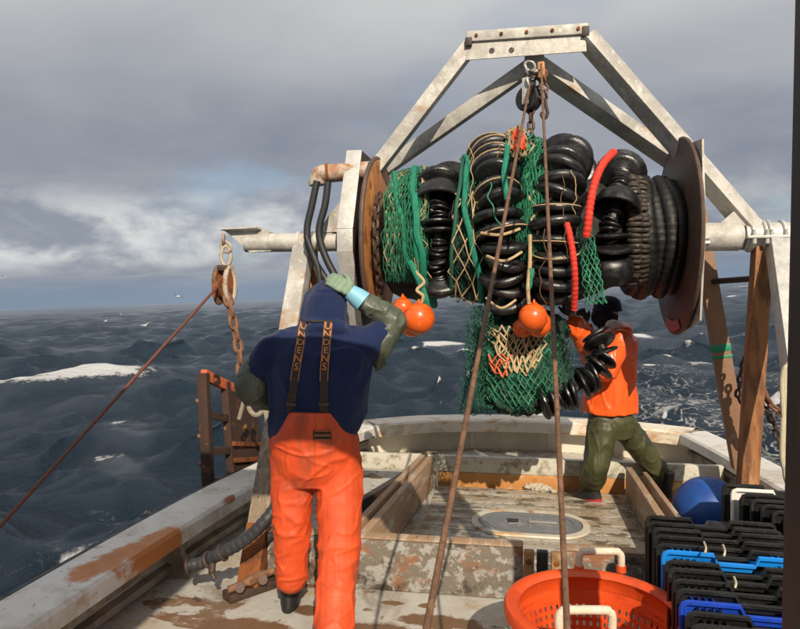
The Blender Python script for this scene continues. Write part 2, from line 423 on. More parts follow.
M['motor'] = material('motor_paint', (.42, .36, .30), .6, 0, [((.30, .12, .04), 8, .44, .62, .9), ((.16, .06, .025), 12, .55, .7, .8)], [(40, .4)])

# ------------------------------------------------------------------ boat
def stain_line(a, b, n, hs, c, soft=.6):
    return [(tuple(lerp(Vector(a), Vector(b), (i+.5)/n)), hs, c, soft) for i in range(n)]
cap_stains = stain_line(gz(85, 580, .30), gz(172, 540, .30), 5, (.11, .20, .16), (.42, .15, .035), .35) \
    + [(tuple(gz(231, 497, .345)), (.06, .10, .05), (.30, .10, .03), .5), (tuple(gz(110, 556, .345)), (.05, .08, .05), (.36, .14, .05), .5)]
M['cap'] = material('worn_white_rail', (.60, .585, .55), .5, 0, [((.36, .31, .23), 3, .46, .70, .7), ((.36, .17, .06), 6, .60, .72, .8), ((.16, .13, .10), 22, .60, .70, .75), ((.70, .69, .66), 20, .5, .7, .4)], [(30, .25), (110, .15)], rvar=.12, stains=cap_stains, rand=False)
tr_st = stain_line(V(-1.5, 6.5, .30), V(1.7, 6.55, .30), 1, (.01, .01, .01), (0, 0, 0)) 
M['cap_aft'] = material('worn_cream_rail', (.68, .62, .51), .55, 0, [((.46, .24, .09), 5, .50, .66, .8, (1, 1, 2.2)), ((.36, .31, .24), 8, .52, .70, .6), ((.13, .10, .07), 30, .62, .72, .7)], [(24, .4), (90, .2)])
M['wall'] = material('worn_cream_bulwark', (.66, .61, .50), .55, 0, [((.46, .40, .30), 3, .5, .75, .6), ((.30, .20, .10), 9, .60, .74, .6, (1, 1, .5)), ((.10, .09, .07), 42, .66, .74, .8)], [(26, .25)], rvar=.1)
M['wall_side'] = material('grimy_bulwark', (.50, .46, .38), .45, 0, [((.24, .17, .10), 4, .45, .68, .8, (1, 1, 2)), ((.40, .17, .05), 6, .58, .72, .7), ((.06, .05, .04), 16, .60, .72, .7)], [(30, .3)], rvar=.15)
M['stringer'] = material('stained_stringer', (.26, .22, .17), .5, 0, [((.10, .075, .05), 5, .42, .62, .8), ((.42, .20, .07), 8, .58, .72, .7), ((.45, .42, .36), 14, .6, .74, .5)], [(30, .4)], rvar=.15)
M['hull'] = material('hull_paint', (.10, .11, .13), .5, 0, [((.25, .14, .08), 3, .6, .75, .6)])
dk_st = [(tuple(gz(x_, y_, 0)), (a_, b_, .1), (.15, .085, .045), .25) for x_, y_, a_, b_ in ((385, 632, .26, .10), (440, 622, .22, .08), (480, 640, .3, .12), (310, 610, .12, .06), (245, 628, .3, .1), (392, 603, .07, .03), (428, 606, .06, .03))]
M['deck'] = material('worn_white_deck', (.43, .42, .385), .26, 0, [((.36, .27, .16), 1.8, .46, .66, .8, (1, 1.5, 1)), ((.17, .085, .04), 2.1, .585, .615, .93, (1, 1.7, 1)), ((.06, .05, .04), 8, .635, .68, .85), ((.50, .49, .46), 12, .5, .7, .4), ((.17, .13, .085), 3.5, .54, .70, .7, (1, .5, 1)), ((.10, .085, .06), 26, .60, .70, .6)], [(18, .35), (80, .2)], rvar=.2, stains=dk_st)
M['plank_floor'] = material('pen_floor_paint', (.38, .355, .30), .26, 0, [((.27, .20, .12), 3, .44, .64, .85, (.6, 1.6, 1)), ((.085, .065, .035), 7, .515, .575, .92, (.6, 1.5, 1)), ((.10, .085, .05), 30, .56, .64, .85), ((.62, .60, .55), 14, .52, .7, .4)], [(20, .4), (90, .3)], rvar=.18)
M['board'] = material('scraped_board', (.155, .135, .105), .75, 0, [((.33, .33, .31), 13, .50, .58, .85, (1, 1, 1.3)), ((.25, .10, .04), 4.5, .52, .66, .9, (1, 1, 1.8)), ((.045, .035, .025), 7, .54, .66, .9), ((.40, .40, .38), 34, .58, .66, .7)], [(26, .6), (90, .3)])
M['board_top'] = material('worn_pen_plank', (.32, .21, .125), .7, 0, [((.50, .45, .37), 6, .5, .66, .7, (3, .5, 3)), ((.36, .15, .05), 6, .55, .68, .7, (3, .6, 3)), ((.09, .06, .04), 9, .58, .70, .8, (4, .6, 4))], [(20, .5, (4, .6, 4))])
M['aft_top'] = material('mossy_white_board', (.50, .48, .41), .7, 0, [((.16, .15, .06), 9, .53, .66, .8), ((.26, .23, .17), 18, .5, .66, .6), ((.06, .06, .04), 40, .62, .70, .7)], [(40, .4)])
M['aft_low'] = material('orange_stained_board', (.46, .21, .06), .6, 0, [((.60, .46, .27), 8, .50, .66, .8), ((.26, .11, .035), 6, .55, .70, .7), ((.07, .06, .03), 20, .62, .70, .7)], [(30, .4)])
M['hatch'] = material('grey_hatch_plate', (.16, .165, .17), .45, .25, [((.30, .29, .26), 7, .5, .70, .6), ((.08, .07, .06), 22, .58, .70, .7)], [(50, .25)], rvar=.12)
M['hatch_ring'] = material('rusty_hatch_ring', (.50, .47, .38), .5, 0, [((.50, .25, .07), 5, .46, .62, .85), ((.24, .09, .03), 8, .56, .68, .8)], [(40, .3)])

outer = spline([V(-2.2, -1.5, 0), V(-2.2, .3, 0), V(-2.17, 2.4, 0), V(-2.09, 3.87, 0), V(-1.95, 4.9, 0), V(-1.80, 5.8, 0), V(-1.58, 6.55, 0)], 8)
aft = spline([V(-1.58, 6.55, 0), V(-1.0, 6.92, 0), V(-.3, 7.1, 0), V(.35, 7.12, 0), V(1.1, 7.0, 0), V(1.76, 6.72, 0)], 8)
right = spline([V(1.76, 6.72, 0), V(1.89, 6.0, 0), V(1.99, 5.2, 0), V(2.10, 4.0, 0), V(2.2, 2.4, 0), V(2.25, .3, 0), V(2.25, -1.5, 0)], 8)
allp = outer[:-1]+aft[:-1]+right
nr = []
for i in range(len(allp)):
    t = (allp[min(i+1, len(allp)-1)]-allp[max(i-1, 0)]).normalized()
    nr.append(Vector((t.y, -t.x, 0)))           # inboard
iA, iB = len(outer)-1, len(outer)+len(aft)-2
def sweep(i0, i1, sec, sag=None):
    """sweep a closed section [(inset, z)] along the rail line from index i0 to i1"""
    g = G(); n = len(sec); vs = []; fs = []
    for i in range(i0, i1+1):
        for a, zz in sec: vs.append(allp[i]+nr[i]*a+Vector((0, 0, zz)))
    m = i1-i0+1
    for i in range(m-1):
        for j in range(n):
            j2 = (j+1) % n; fs.append((i*n+j, i*n+j2, (i+1)*n+j2, (i+1)*n+j))
    fs += [tuple(range(n-1, -1, -1)), tuple((m-1)*n+j for j in range(n))]
    return g.add(vs, fs)
capsec = [(-.03, .255), (-.03, .325), (-.018, .34), (.252, .34), (.27, .322), (.27, .245), (.262, .238), (-.02, .238)]
aftsec = [(-.03, .255), (-.03, .332), (-.018, .345), (.262, .345), (.28, .327), (.28, .222), (.27, .214), (-.02, .214)]
wallsec = [(.03, -.06), (.03, .24), (.10, .24), (.10, -.06)]
hullsec = [(-.0, -1.9), (-.0, .237), (.028, .237), (.028, -1.9)]
boat = Thing('fishing_boat', 'white fishing boat stern with worn rust stained rails round the work deck', 'boat')
boat.part('hull', sweep(0, len(allp)-1, hullsec), M['hull'])
boat.part('rail_cap', sweep(0, iA, capsec), M['cap'])
boat.part('rail_cap', sweep(iA, iB, aftsec), M['cap_aft'], label='cream stern rail with orange stains')
boat.part('rail_cap', sweep(iB, len(allp)-1, capsec), M['cap'])
boat.part('bulwark', sweep(0, iA, wallsec), M['wall_side'])
boat.part('bulwark', sweep(iA, iB, wallsec), M['wall'], label='cream inner face of the stern')
boat.part('bulwark', sweep(iB, len(allp)-1, wallsec), M['wall_side'])
# dark rubbing strip on the outer edge of the port rail, stringers inside
boat.part('rub_strip', sweep(4, iA, [(-.055, .30), (-.055, .335), (-.031, .335), (-.031, .30)]), M['rubber_dull'])
for z0 in (.03, .125):
    boat.part('stringer', sweep(0, iA-1, [(.10, z0), (.10, z0+.05), (.15, z0+.045), (.15, z0+.005)]), M['stringer'])
for i0 in (iB+1,):
    boat.part('stringer', sweep(i0, len(allp)-1, [(.10, .11), (.10, .16), (.15, .155), (.15, .115)]), M['stringer'])
# knees (frames) against the bulwark
def knee(i, h=.235):
    p = allp[i]+nr[i]*.10; t = Vector((nr[i].y, -nr[i].x, 0))
    q = [p+V(0, 0, 0)-t*.02, p+nr[i]*.16-t*.02, p+nr[i]*.07+V(0, 0, h)-t*.02, p+V(0, 0, h)-t*.02]
    g = G().prism(q, t*.04); return g
for i in (22, 30, iB+8, iB+18): boat.part('frame_knee', knee(i), M['stringer'])
# vertical seams on the stern wall
for k_ in (0.35, .62):
    i = int(lerp(iA, iB, k_)); p = allp[i]+nr[i]*.104
    boat.part('seam_batten', G().box(p+V(0, 0, .11), (.035, .012, .21), Matrix.Rotation(math.atan2(nr[i].y, nr[i].x)-math.pi/2, 3, 'Z')), M['wall'])
i = int(lerp(iA, iB, .87)); p = allp[i]+nr[i]*.106
boat.part('scupper_view', G().box(gz(674, 494, .06)+V(0, .35, 0), (.17, .02, .12), None, .008), M['pale_blue'])  # panel painted pale blue for water and sky glimpsed through a scupper

# deck: the ground on board
deck = Thing('deck', None, None, (0, 0, 0), None, 'structure')
def deck_poly(y0, y1, zz, inset=.09):
    L = [(allp[i]+nr[i]*inset) for i in range(0, iA+1)]; Rr = [(allp[i]+nr[i]*inset) for i in range(iB, len(allp))]
    return L, Rr
dp = [allp[i]+nr[i]*.09 for i in range(len(allp))]
g = G(); c0 = len(dp)
g.add([V(p.x, p.y, 0) for p in dp]+[V(p.x, p.y, -.05) for p in dp], [tuple(range(c0-1, -1, -1)), tuple(range(c0, 2*c0))]+[(i, (i+1) % c0, c0+(i+1) % c0, c0+i) for i in range(c0)])
deck.part('deck_surface', g, M['deck'], smooth=False)
# planked floor of the fish pen between the boards
y = 3.66; rp = random.Random(3)
while y < 5.52:
    wd = min(.185, 5.54-y)
    deck.part('floor_plank', G().box((.10+rp.uniform(-.004, .004), y+wd/2, .012+rp.uniform(-.002, .003)), (1.50, wd-.007, .02), None, .003), M['plank_floor'])
    y += wd

# hatch in the pen floor
hc = gz(530, 523, .03); hc.z = .0235
def rrect(c, hx, hy, r, n=8, zz=0):
    pts = []
    for (sx_, sy_, a0) in ((1, 1, 0), (-1, 1, 90), (-1, -1, 180), (1, -1, 270)):
        for i in range(n+1):
            a = rad(a0+90*i/n); pts.append(V(c.x+sx_*(hx-r)+r*math.cos(a), c.y+sy_*(hy-r)+r*math.sin(a), zz))
    return pts
hatch = Thing('deck_hatch', 'grey oblong hatch plate set flush in the pen floor', 'hatch', hc)
HX, HY = .365, .215
g = G(); A = rrect(hc, HX+.05, HY+.05, .25, 8, hc.z); B = rrect(hc, HX, HY, .21, 8, hc.z+.012); C = rrect(hc, HX+.045, HY+.045, .245, 8, hc.z+.012)
n = len(A); g.add(A+C+B+[p-V(0, 0, .012) for p in B], [(i, (i+1) % n, n+(i+1) % n, n+i) for i in range(n)]+[(n+i, n+(i+1) % n, 2*n+(i+1) % n, 2*n+i) for i in range(n)]+[(2*n+i, 2*n+(i+1) % n, 3*n+(i+1) % n, 3*n+i) for i in range(n)])
M['hatch_ring'].name = 'rusty_hatch_ring'
hatch.part('ring', g, M['hatch_ring'])
g = G(); A = rrect(hc, HX-.006, HY-.006, .2, 8, hc.z); g.prism(A, (0, 0, .010)); hatch.part('plate', g, M['hatch'])
ringp = rrect(hc, HX-.06, HY-.055, .15, 8, hc.z+.012); hatch.part('raised_line', G().tube(ringp, .006, 6, closed=True), M['hatch'])
g = G()
for a in range(0, 360, 30):
    d_ = V(math.cos(rad(a))*1.4, math.sin(rad(a))*.8, 0); g.beam(hc+d_*.05+V(0, 0, .011), hc+d_*.125+V(0, 0, .011), .009, .006, bev=0)
M['rib'] = material('worn_rib', (.27, .265, .25), .5, .2, [((.15, .15, .15), 12, .5, .7, .7)])
hatch.part('tread_rib', g, M['rib'], kind='stuff')
hatch.part('lift_bar', G().box(hc+V(.09, 0, .018), (.20, .022, .014), None, .004), M['rib'])
hatch.part('lift_bar', G().box(hc+V(-.12, .01, .017), (.08, .045, .012), None, .004), M['rubber_dull'])

# pen boards
def board(name, label, segs, mats, loc, grp='pen boards on the work deck', cat='board'):
    t = Thing(name, label, cat, loc, grp)
    for (nm, a, b, wd, ht, mt) in segs: t.part(nm, G().beam(a, b, wd, ht, bev=.007), mt)
    return t
Yb = 3.60
M['cheek'] = material('stained_cheek', (.30, .16, .065), .7, 0, [((.16, .08, .04), 8, .45, .65, .8), ((.38, .34, .28), 12, .58, .68, .7)], [(30, .5)])
t = board('pen_board', 'long scraped grey board across the deck at the front of the pen', [
    ('plank', V(-1.40, Yb-.03, .143), V(.045, Yb, .143), .045, .28, M['board']),
    ('top_strip', V(-1.40, Yb+.0, .290), V(.045, Yb+.03, .290), .085, .012, M['board_top'])], None, V(-.7, Yb, 0))
t = board('pen_board', 'short scraped board in front of the pen, behind the orange basket', [
    ('plank', V(.25, Yb+.0, .143), V(1.32, Yb+.03, .143), .045, .28, M['board']),
    ('top_strip', V(.25, Yb+.03, .290), V(1.32, Yb+.05, .290), .085, .012, M['board_top'])], None, V(.9, Yb, 0))
st = Thing('board_stanchion', 'slotted wooden stanchion holding the ends of the front pen boards', 'stanchion', (.15, Yb, 0))
for x_ in (.075, .218):
    st.part('cheek', G().box((x_, Yb-.045, .145), (.055, .05, .285), None, .006), M['cheek'])
    st.part('bolt', G().lathe([(.0, -.012), (.016, -.012), (.016, .0), (.0, .004)], (x_, Yb-.072, .235), (0, -1, 0), 8), M['rust'])
st.part('core', G().box((.147, Yb-.01, .14), (.06, .05, .27), None, .004), M['rubber_dull'])  # black fill painted in for the shaded gap between the cheeks
t = Thing('pen_board', 'pair of bare wooden planks running aft along the port side of the pen', 'board', (-.76, 4.6, 0), 'pen boards on the work deck')
t.part('plank', G().beam(V(-.86, 3.66, .15), V(-.705, 5.50, .145), .05, .27), M['board_top'])
t.part('plank', G().beam(V(-.945, 3.66, .15), V(-.775, 5.50, .145), .045, .285), M['board_top'])
t = Thing('pen_board', 'pair of worn planks running aft at the starboard side of the pen', 'board', (.95, 4.5, 0), 'pen boards on the work deck')
t.part('plank', G().beam(V(.91, 3.68, .14), V(.90, 5.5, .135), .05, .25), M['board_top'])
t.part('plank', G().beam(V(1.0, 3.68, .15), V(.985, 5.3, .145), .035, .27), M['board_top'])
Ya = 5.60
t = Thing('pen_board', 'aft pen board, mossy grey above and orange stained below', 'board', (0, Ya, 0), 'pen boards on the work deck')
t.part('plank', G().beam(V(-.655, Ya, .066), V(1.65, Ya+.05, .066), .05, .128), M['aft_low'], label='orange stained lower plank')
t.part('plank', G().beam(V(-.655, Ya, .20), V(1.65, Ya+.05, .20), .055, .135), M['aft_top'], label='mossy grey upper plank')
t = Thing('pen_board', 'short mossy grey board raised off the deck at the port quarter', 'board', (-1.1, Ya, .13), 'pen boards on the work deck')
t.part('plank', G().beam(V(-1.62, Ya-.05, .20), V(-.80, Ya, .20), .05, .135), M['aft_top'])
t.part('leg', G().box((-1.58, Ya-.03, .065), (.05, .045, .13), None, .005), M['wood']); t.part('leg', G().box((-.84, Ya, .065), (.05, .045, .13), None, .005), M['wood'])
ps = Thing('corner_post', 'short mossy wooden post where the port pen boards meet the aft board', 'post', (-.70, 5.53, 0))
ps.part('shaft', G().box((-.70, 5.545, .145), (.07, .05, .29), None, .008), M['aft_top']); ps.part('cap', G().box((-.70, 5.545, .297), (.09, .06, .014), None, .004), M['wood'])
# lower loose board beside the pen (port)
t = Thing('loose_board', 'dark wet board lying on deck left of the pen planks', 'board', gz(372, 505), None)
t.part('plank', G().beam(gz(350, 512, .05), gz(405, 478, .05), .06, .1), M['dark_post'])

# ------------------------------------------------------------------ sea and gulls
SEA = -1.1
def to_world(p): return RM @ Vector(p)
eye_w = RM @ EYE
def sea_pt(px, py, h=0.0):
    r = RM.to_3x3() @ ray(px, py); return eye_w + r*((SEA+h-eye_w.z)/r.z)
NA, NR = 640, 760
ang = np.concatenate([np.linspace(rad(20), rad(160), NA), np.linspace(rad(163), rad(377), 60)])
rr_ = 1.2*(900/1.2)**(np.linspace(0, 1, NR)**.92)
rr_ = np.concatenate([[0.05], rr_, [1400, 2400, 4500, 9000, 18000]])
TH, RR = np.meshgrid(ang, rr_, indexing='xy')
X = RR*np.cos(TH); Yy = RR*np.sin(TH)
H = np.zeros_like(X); DX = np.zeros_like(X); DY = np.zeros_like(X); J = np.ones_like(X)
wr = np.random.default_rng(11)
wind = rad(-62)
spacing = np.maximum(RR*.0095, .05)
waves = []
for lam, amp, cnt in ((24, .085, 4), (14, .07, 5), (8.5, .070, 7), (5, .060, 10), (3.2, .050, 14), (1.7, .036, 16), (.95, .020, 16), (.45, .0065, 14)):
    for i in range(cnt):
        l_ = lam*wr.uniform(.75, 1.3); a_ = amp*wr.uniform(.6, 1.25); th = wind+wr.normal(0, .5 if lam > 4 else .75); waves.append((l_, a_, th, wr.uniform(0, 6.283)))
for l_, a_, th, ph in waves:
    kk = 2*np.pi/l_; fade = np.clip((l_/spacing-2.2)/2.5, 0, 1)
    f = kk*(X*np.cos(th)+Yy*np.sin(th))+ph
    c = np.cos(f)*fade; s_ = np.sin(f)*fade
    H += a_*c; q = 1.15
    DX -= q*a_*s_*np.cos(th); DY -= q*a_*s_*np.sin(th); J -= q*a_*kk*c
near = np.clip((RR-2.5)/6, 0.22, 1)
ca, sa = math.cos(wind), math.sin(wind); WU = X*ca+Yy*sa; WV = -X*sa+Yy*ca
for sc_, amp_, o_ in ((.16, .10, 1.3), (.42, .10, 5.1), (1.0, .075, 8.7), (2.3, .036, 3.3)):
    fade = np.clip((1/sc_/spacing-2.0)/3, 0, 1); msk = fade.ravel() > 0; rid = np.zeros(X.size)
    uu = WU.ravel()[msk]*sc_; vv = WV.ravel()[msk]*sc_*.5; nz_ = noise.noise
    rid[msk] = [(1-abs(nz_((a, b, o_)))*2.0) for a, b in zip(uu.tolist(), vv.tolist())]
    H += amp_*(rid.reshape(X.shape)-.55)*fade
lump = lambda s, o: np.array([noise.noise(Vector((x*s+o, y*s, o))) for x, y in zip(X.ravel(), Yy.ravel())]).reshape(X.shape)
big = lump(.17, 2.2); patch = lump(.045, 4.2); fine = lump(.5, 9.1)
foam = np.clip((.02-J)/.6, 0, 1)*np.clip((patch+.12)*2.4, 0, 1)*.9
# breaking crests seen in the photograph: (left px, right px, y px, width m, height m, strength)
for x0, x1, y0, y1, wd, hh, stg in ((6, 180, 394, 393, 1.4, .70, 1.55), (424, 470, 350, 348, .8, .25, 1.3), (628, 660, 337, 342, .7, .3, 1.4), (724, 752, 299, 298, 2.2, .5, 1.1), (735, 752, 288, 287, 4.0, .6, 1.0),
                             (50, 60, 306.5, 306.5, 4, .6, 1.0), (82, 92, 305, 305, 4, .5, 1.0), (112, 128, 308.5, 308, 3, .4, .9), (130, 150, 307, 306, 3, .4, 1.0), (205, 214, 300, 299.5, 4, .4, .9), (245, 262, 309, 308, 2.5, .3, .9), (548, 556, 289, 288.7, 4, .4, .9), (605, 640, 302, 300, 2, .2, .55), (655, 672, 318, 317, 1, .15, .7),
                             (100, 160, 429, 424, .5, .1, .75), (690, 720, 366, 364, .6, .12, .9), (650, 720, 402, 398, .8, .1, .8), (640, 664, 372, 366, .7, .1, .7), (60, 150, 352, 348, .8, .15, .45), (90, 130, 462, 455, .35, .05, .8), (50, 95, 565, 548, .3, .04, .8)):
    a = sea_pt(x0, y0); b = sea_pt(x1, y1); e = b-a; L = e.length; e.normalize()
    u = ((X-a.x)*e.x+(Yy-a.y)*e.y)/L; v = -(X-a.x)*e.y+(Yy-a.y)*e.x
    v = v+fine*wd*.5+big*wd*.9
    ridge = np.exp(-np.clip(np.abs(u-.5)*2, 0, 9)**6)
    taper = np.clip(1.2-.75*np.clip(u, 0, 1), 0, 1)
    calm_ = ridge*np.exp(-((v+wd*1.5*np.sign(e.x))/(wd*6))**2)*(1 if x1-x0 > 20 else .5)
    H *= 1-.85*calm_; DX *= 1-.7*calm_; DY *= 1-.7*calm_
    H += hh*ridge*np.exp(-(v/(wd*2.2))**2)*(.75+.5*np.clip(fine+.3, 0, 1))
    wdu = wd*np.clip(1.55-1.15*u, .4, 1.6) if x1-x0 > 100 else wd
    foam = np.maximum(foam, stg*ridge*taper*np.exp(-(v/wdu)**2)*np.clip(.72+fine*1.0, 0, 1.2))
lace = np.clip((X-.2)/4, 0, 1)*np.clip(1-(RR-14)/26, 0, 1)*.62+np.clip(1-(RR-9)/14, 0, 1)*.40
lace = lace*np.clip(.55+patch*1.5+fine*.6, 0, 1)
H *= near; DX *= near; DY *= near
vx = X+DX; vy = Yy+DY; vz = SEA+H
nv_r, nv_a = X.shape
idx = np.arange(nv_r*nv_a).reshape(nv_r, nv_a)
A_ = idx[:-1, :]; B_ = idx[1:, :]
q = np.stack([A_, np.roll(A_, -1, 1), np.roll(B_, -1, 1), B_], -1).reshape(-1, 4)
me = bpy.data.meshes.new('sea')
me.vertices.add(nv_r*nv_a); me.vertices.foreach_set('co', np.stack([vx, vy, vz], -1).astype(np.float32).ravel())
me.loops.add(q.size); me.loops.foreach_set('vertex_index', q[:, ::-1].astype(np.int32).ravel())
me.polygons.add(len(q)); me.polygons.foreach_set('loop_start', np.arange(0, q.size, 4, dtype=np.int32))
me.polygons.foreach_set('use_smooth', np.ones(len(q), bool))
me.update(); me.validate()
for nm, arr in (('foam', foam), ('lace', lace)):
    at_ = me.attributes.new(nm, 'FLOAT', 'POINT'); at_.data.foreach_set('value', arr.astype(np.float32).ravel())
sea = link(bpy.data.objects.new('sea', me)); sea['kind'] = 'structure'
ms = bpy.data.materials.new('sea_water'); ms.use_nodes = True; t = NT(ms.node_tree); bs = ms.node_tree.nodes['Principled BSDF']
geo = t.n('ShaderNodeNewGeometry'); pos = geo.outputs['Position']
fa = t.n('ShaderNodeAttribute', attribute_name='foam').outputs['Fac']; la = t.n('ShaderNodeAttribute', attribute_name='lace').outputs['Fac']
fn = t.noise(pos, 1.9, 9, .72, .6); fn2 = t.noise(pos, 9, 6, .7)
ff = t.math('ADD', fa, t.math('MULTIPLY', t.math('SUBTRACT', t.math('ADD', t.math('MULTIPLY', fn, .6), t.math('MULTIPLY', fn2, .4)),  .5), 3.0))
fmask = t.step(ff, .42, .72)
fmask = t.math('MULTIPLY', fmask, t.step(fa, .02, .12))
# lacy dissolving foam
wv = t.n('ShaderNodeVectorMath', operation='ADD'); t.l(pos, wv.inputs[0])
nz = t.n('ShaderNodeTexNoise'); t.l(pos, nz.inputs['Vector']); nz.inputs['Scale'].default_value = 1.4; nz.inputs['Detail'].default_value = 5
sc_ = t.n('ShaderNodeVectorMath', operation='SCALE'); t.l(nz.outputs['Color'], sc_.inputs[0]); sc_.inputs['Scale'].default_value = 1.6; t.l(sc_.outputs[0], wv.inputs[1])
vo = t.n('ShaderNodeTexVoronoi', feature='DISTANCE_TO_EDGE'); mp = t.n('ShaderNodeMapping'); mp.inputs['Scale'].default_value = (1.0, 1.9, 1); mp.inputs['Rotation'].default_value = (0, 0, .5)
t.l(wv.outputs[0], mp.inputs[0]); t.l(mp.outputs[0], vo.inputs['Vector']); vo.inputs['Scale'].default_value = 1.5
lt = t.math('MULTIPLY', la, t.noise(pos, 1.1, 5, .6, .2))
lmask = t.math('MULTIPLY', t.step(t.math('SUBTRACT', vo.outputs['Distance'], t.math('MULTIPLY', lt, .20)), .01, -.03), t.step(fn2, .40, .60))
lmask = t.math('MULTIPLY', lmask, t.step(lt, .12, .32))
fleck = t.math('MULTIPLY', t.step(t.noise(pos, 3.4, 6, .7, .2), .66, .74), t.step(t.noise(pos, .22, 4, .6), .50, .66))
mask = t.math('MAXIMUM', t.math('MAXIMUM', fmask, t.math('MULTIPLY', lmask, .8)), t.math('MULTIPLY', fleck, .55))
wc = t.mix(t.noise(pos, .12, 3, .5), (.017, .031, .052), (.029, .049, .076))
t.set(bs.inputs['Base Color'], t.mix(mask, wc, (.78, .80, .82)))
t.l(t.step(mask, 0, 1, .13, .85), bs.inputs['Roughness']); bs.inputs['IOR'].default_value = 1.33
hgt = t.math('ADD', t.math('MULTIPLY', t.noise(pos, 2.4, 9, .74, .1, (1, 1.6, .3)), .62), t.math('ADD', t.math('MULTIPLY', t.noise(pos, 6, 5, .65), .13), t.math('MULTIPLY', t.math('MULTIPLY', mask, fn2), .35)))
bn = t.n('ShaderNodeBump'); bn.inputs['Strength'].default_value = 1.0; bn.inputs['Distance'].default_value = .42
t.l(hgt, bn.inputs['Height']); t.l(bn.outputs[0], bs.inputs['Normal'])
me.materials.append(ms)
# surface height lookup for the gulls
def sea_h(p):
    th = math.atan2(p.y, p.x); r = math.hypot(p.x, p.y)
    return float(vz[np.argmin(abs(rr_-r)), np.argmin(abs(ang-th))])
gull_root = None
def gull_floating(px, py, label, d=None):
    p = sea_pt(px, py); p.z = sea_h(p)
    o = bpy.data.objects.new('floating_gull', None); link(o); o.location = p; o.rotation_euler = (0, 0, random.uniform(-.8, .8))
    o['label'] = label; o['category'] = 'gull'; o['group'] = 'gulls sitting on the sea'
    return o
def gull_parts():
    b = G().loft([(V(-.26, 0, .10), V(0, .012, 0), V(0, 0, .01)), (V(-.17, 0, .10), V(0, .06, 0), V(0, 0, .05)), (V(0, 0, .08), V(0, .095, 0), V(0, 0, .085)), (V(.12, 0, .10), V(0, .08, 0), V(0, 0, .08)), (V(.19, 0, .17), V(0, .045, 0), V(0, 0, .05)), (V(.21, 0, .22), V(0, .042, 0), V(.02, 0, .04)), (V(.25, 0, .245), V(0, .036, 0), V(0, 0, .036)), (V(.29, 0, .24), V(0, .012, 0), V(0, 0, .014))], 12).mesh('body')
    w_ = G()
    for s_ in (-1, 1): w_.loft([(V(-.34, s_*.03, .12), V(0, .01, 0), V(0, 0, .008)), (V(-.15, s_*.075, .12), V(0, .03, 0), V(0, 0, .05)), (V(.06, s_*.085, .11), V(0, .022, 0), V(0, 0, .05)), (V(.12, s_*.07, .11), V(0, .008, 0), V(0, 0, .01))], 8)
    w_ = w_.mesh('wing'); k_ = G().loft([(V(.28, 0, .238), V(0, .011, 0), V(0, 0, .012)), (V(.34, 0, .23), V(0, .004, 0), V(0, 0, .004))], 6).mesh('beak')
    b.materials.append(M['gull_white']); w_.materials.append(M['gull_grey']); k_.materials.append(M['gull_beak'])
    return (('body', b), ('folded_wing', w_), ('beak', k_))
gp = gull_parts()
for px, py, lb in ((105.5, 321.5, 'white gull afloat, leftmost of the sitting gulls'), (121, 316, 'white gull afloat, farthest off of the sitting gulls on the left'), (144.5, 327.5, 'white gull afloat, nearest of the sitting gulls below the wire'), (638, 290.5, 'white gull afloat beyond the man in the orange jacket, left one of two'), (648, 289.5, 'white gull afloat beyond the man in the orange jacket, right one of two')):
    o = gull_floating(px, py, lb)
    for nm, me_ in gp:
        c = link(bpy.data.objects.new(nm, me_)); c.parent = o
        c.scale = (1.5, 1.5, 1.5)
def gull_flying(px, py, dist, label, heading, bank):
    p = RM @ (EYE + ray(px, py)*dist)
    o = bpy.data.objects.new('flying_gull', None); link(o); o.location = p; o.rotation_euler = (bank, .05, heading); o['label'] = label; o['category'] = 'gull'; o['group'] = 'gulls on the wing'
    c = link(bpy.data.objects.new('body', gp[0][1])); c.parent = o; c.location = (0, 0, -.1)
    c = link(bpy.data.objects.new('beak', gp[2][1])); c.parent = o; c.location = (0, 0, -.1)
    for s_ in (-1, 1):
        wg = G().loft([(V(.02, s_*.06, .02), V(.10, 0, 0), V(0, 0, .022)), (V(.06, s_*.30, .13), V(.085, 0, 0), V(0, 0, .015)), (V(-.02, s_*.52, .12), V(.06, 0, 0), V(0, 0, .01)), (V(-.12, s_*.70, .06), V(.012, 0, 0), V(0, 0, .004))], 10).mesh('wing')
        wg.materials.append(M['gull_white']); c = link(bpy.data.objects.new('wing', wg)); c.parent = o
    return o
gull_flying(178, 296.5, 62, 'white gull flying low over the waves left of the hanging block', rad(150), .35)
gull_flying(3, 278, 95, 'tiny distant gull flying above the horizon at the far left', rad(20), -.3)

# ------------------------------------------------------------------ gantry
Yd, Zd = 4.9, 2.05
gan = Thing('stern_gantry', 'tall weathered aluminium gantry straddling the stern with sloping legs', 'gantry', (.04, 4.9, 0))
SQ = .105
def pbeam(name, a, b, mat, wd=SQ, ht=SQ, up=(0, 1, 0), label=None):
    return gan.part(name, G().beam(a, b, wd, ht, up, .010), mat, label=label)
TL = at(470, 44, 4.9); TR = at(586, 38, 4.9)
BL = at(318, 244, 4.9); BR = at(758, 236, 4.9)
dirb = (BL-TL).normalized()
pbeam('upper_leg', TL+V(0, 0, -.02), BL, M['galv_old'])
pbeam('upper_leg', TR+V(0, 0, -.0), BR+(BR-TR).normalized()*.14, M['galv_old'], .105, .135, (-.5, 1, -.25))
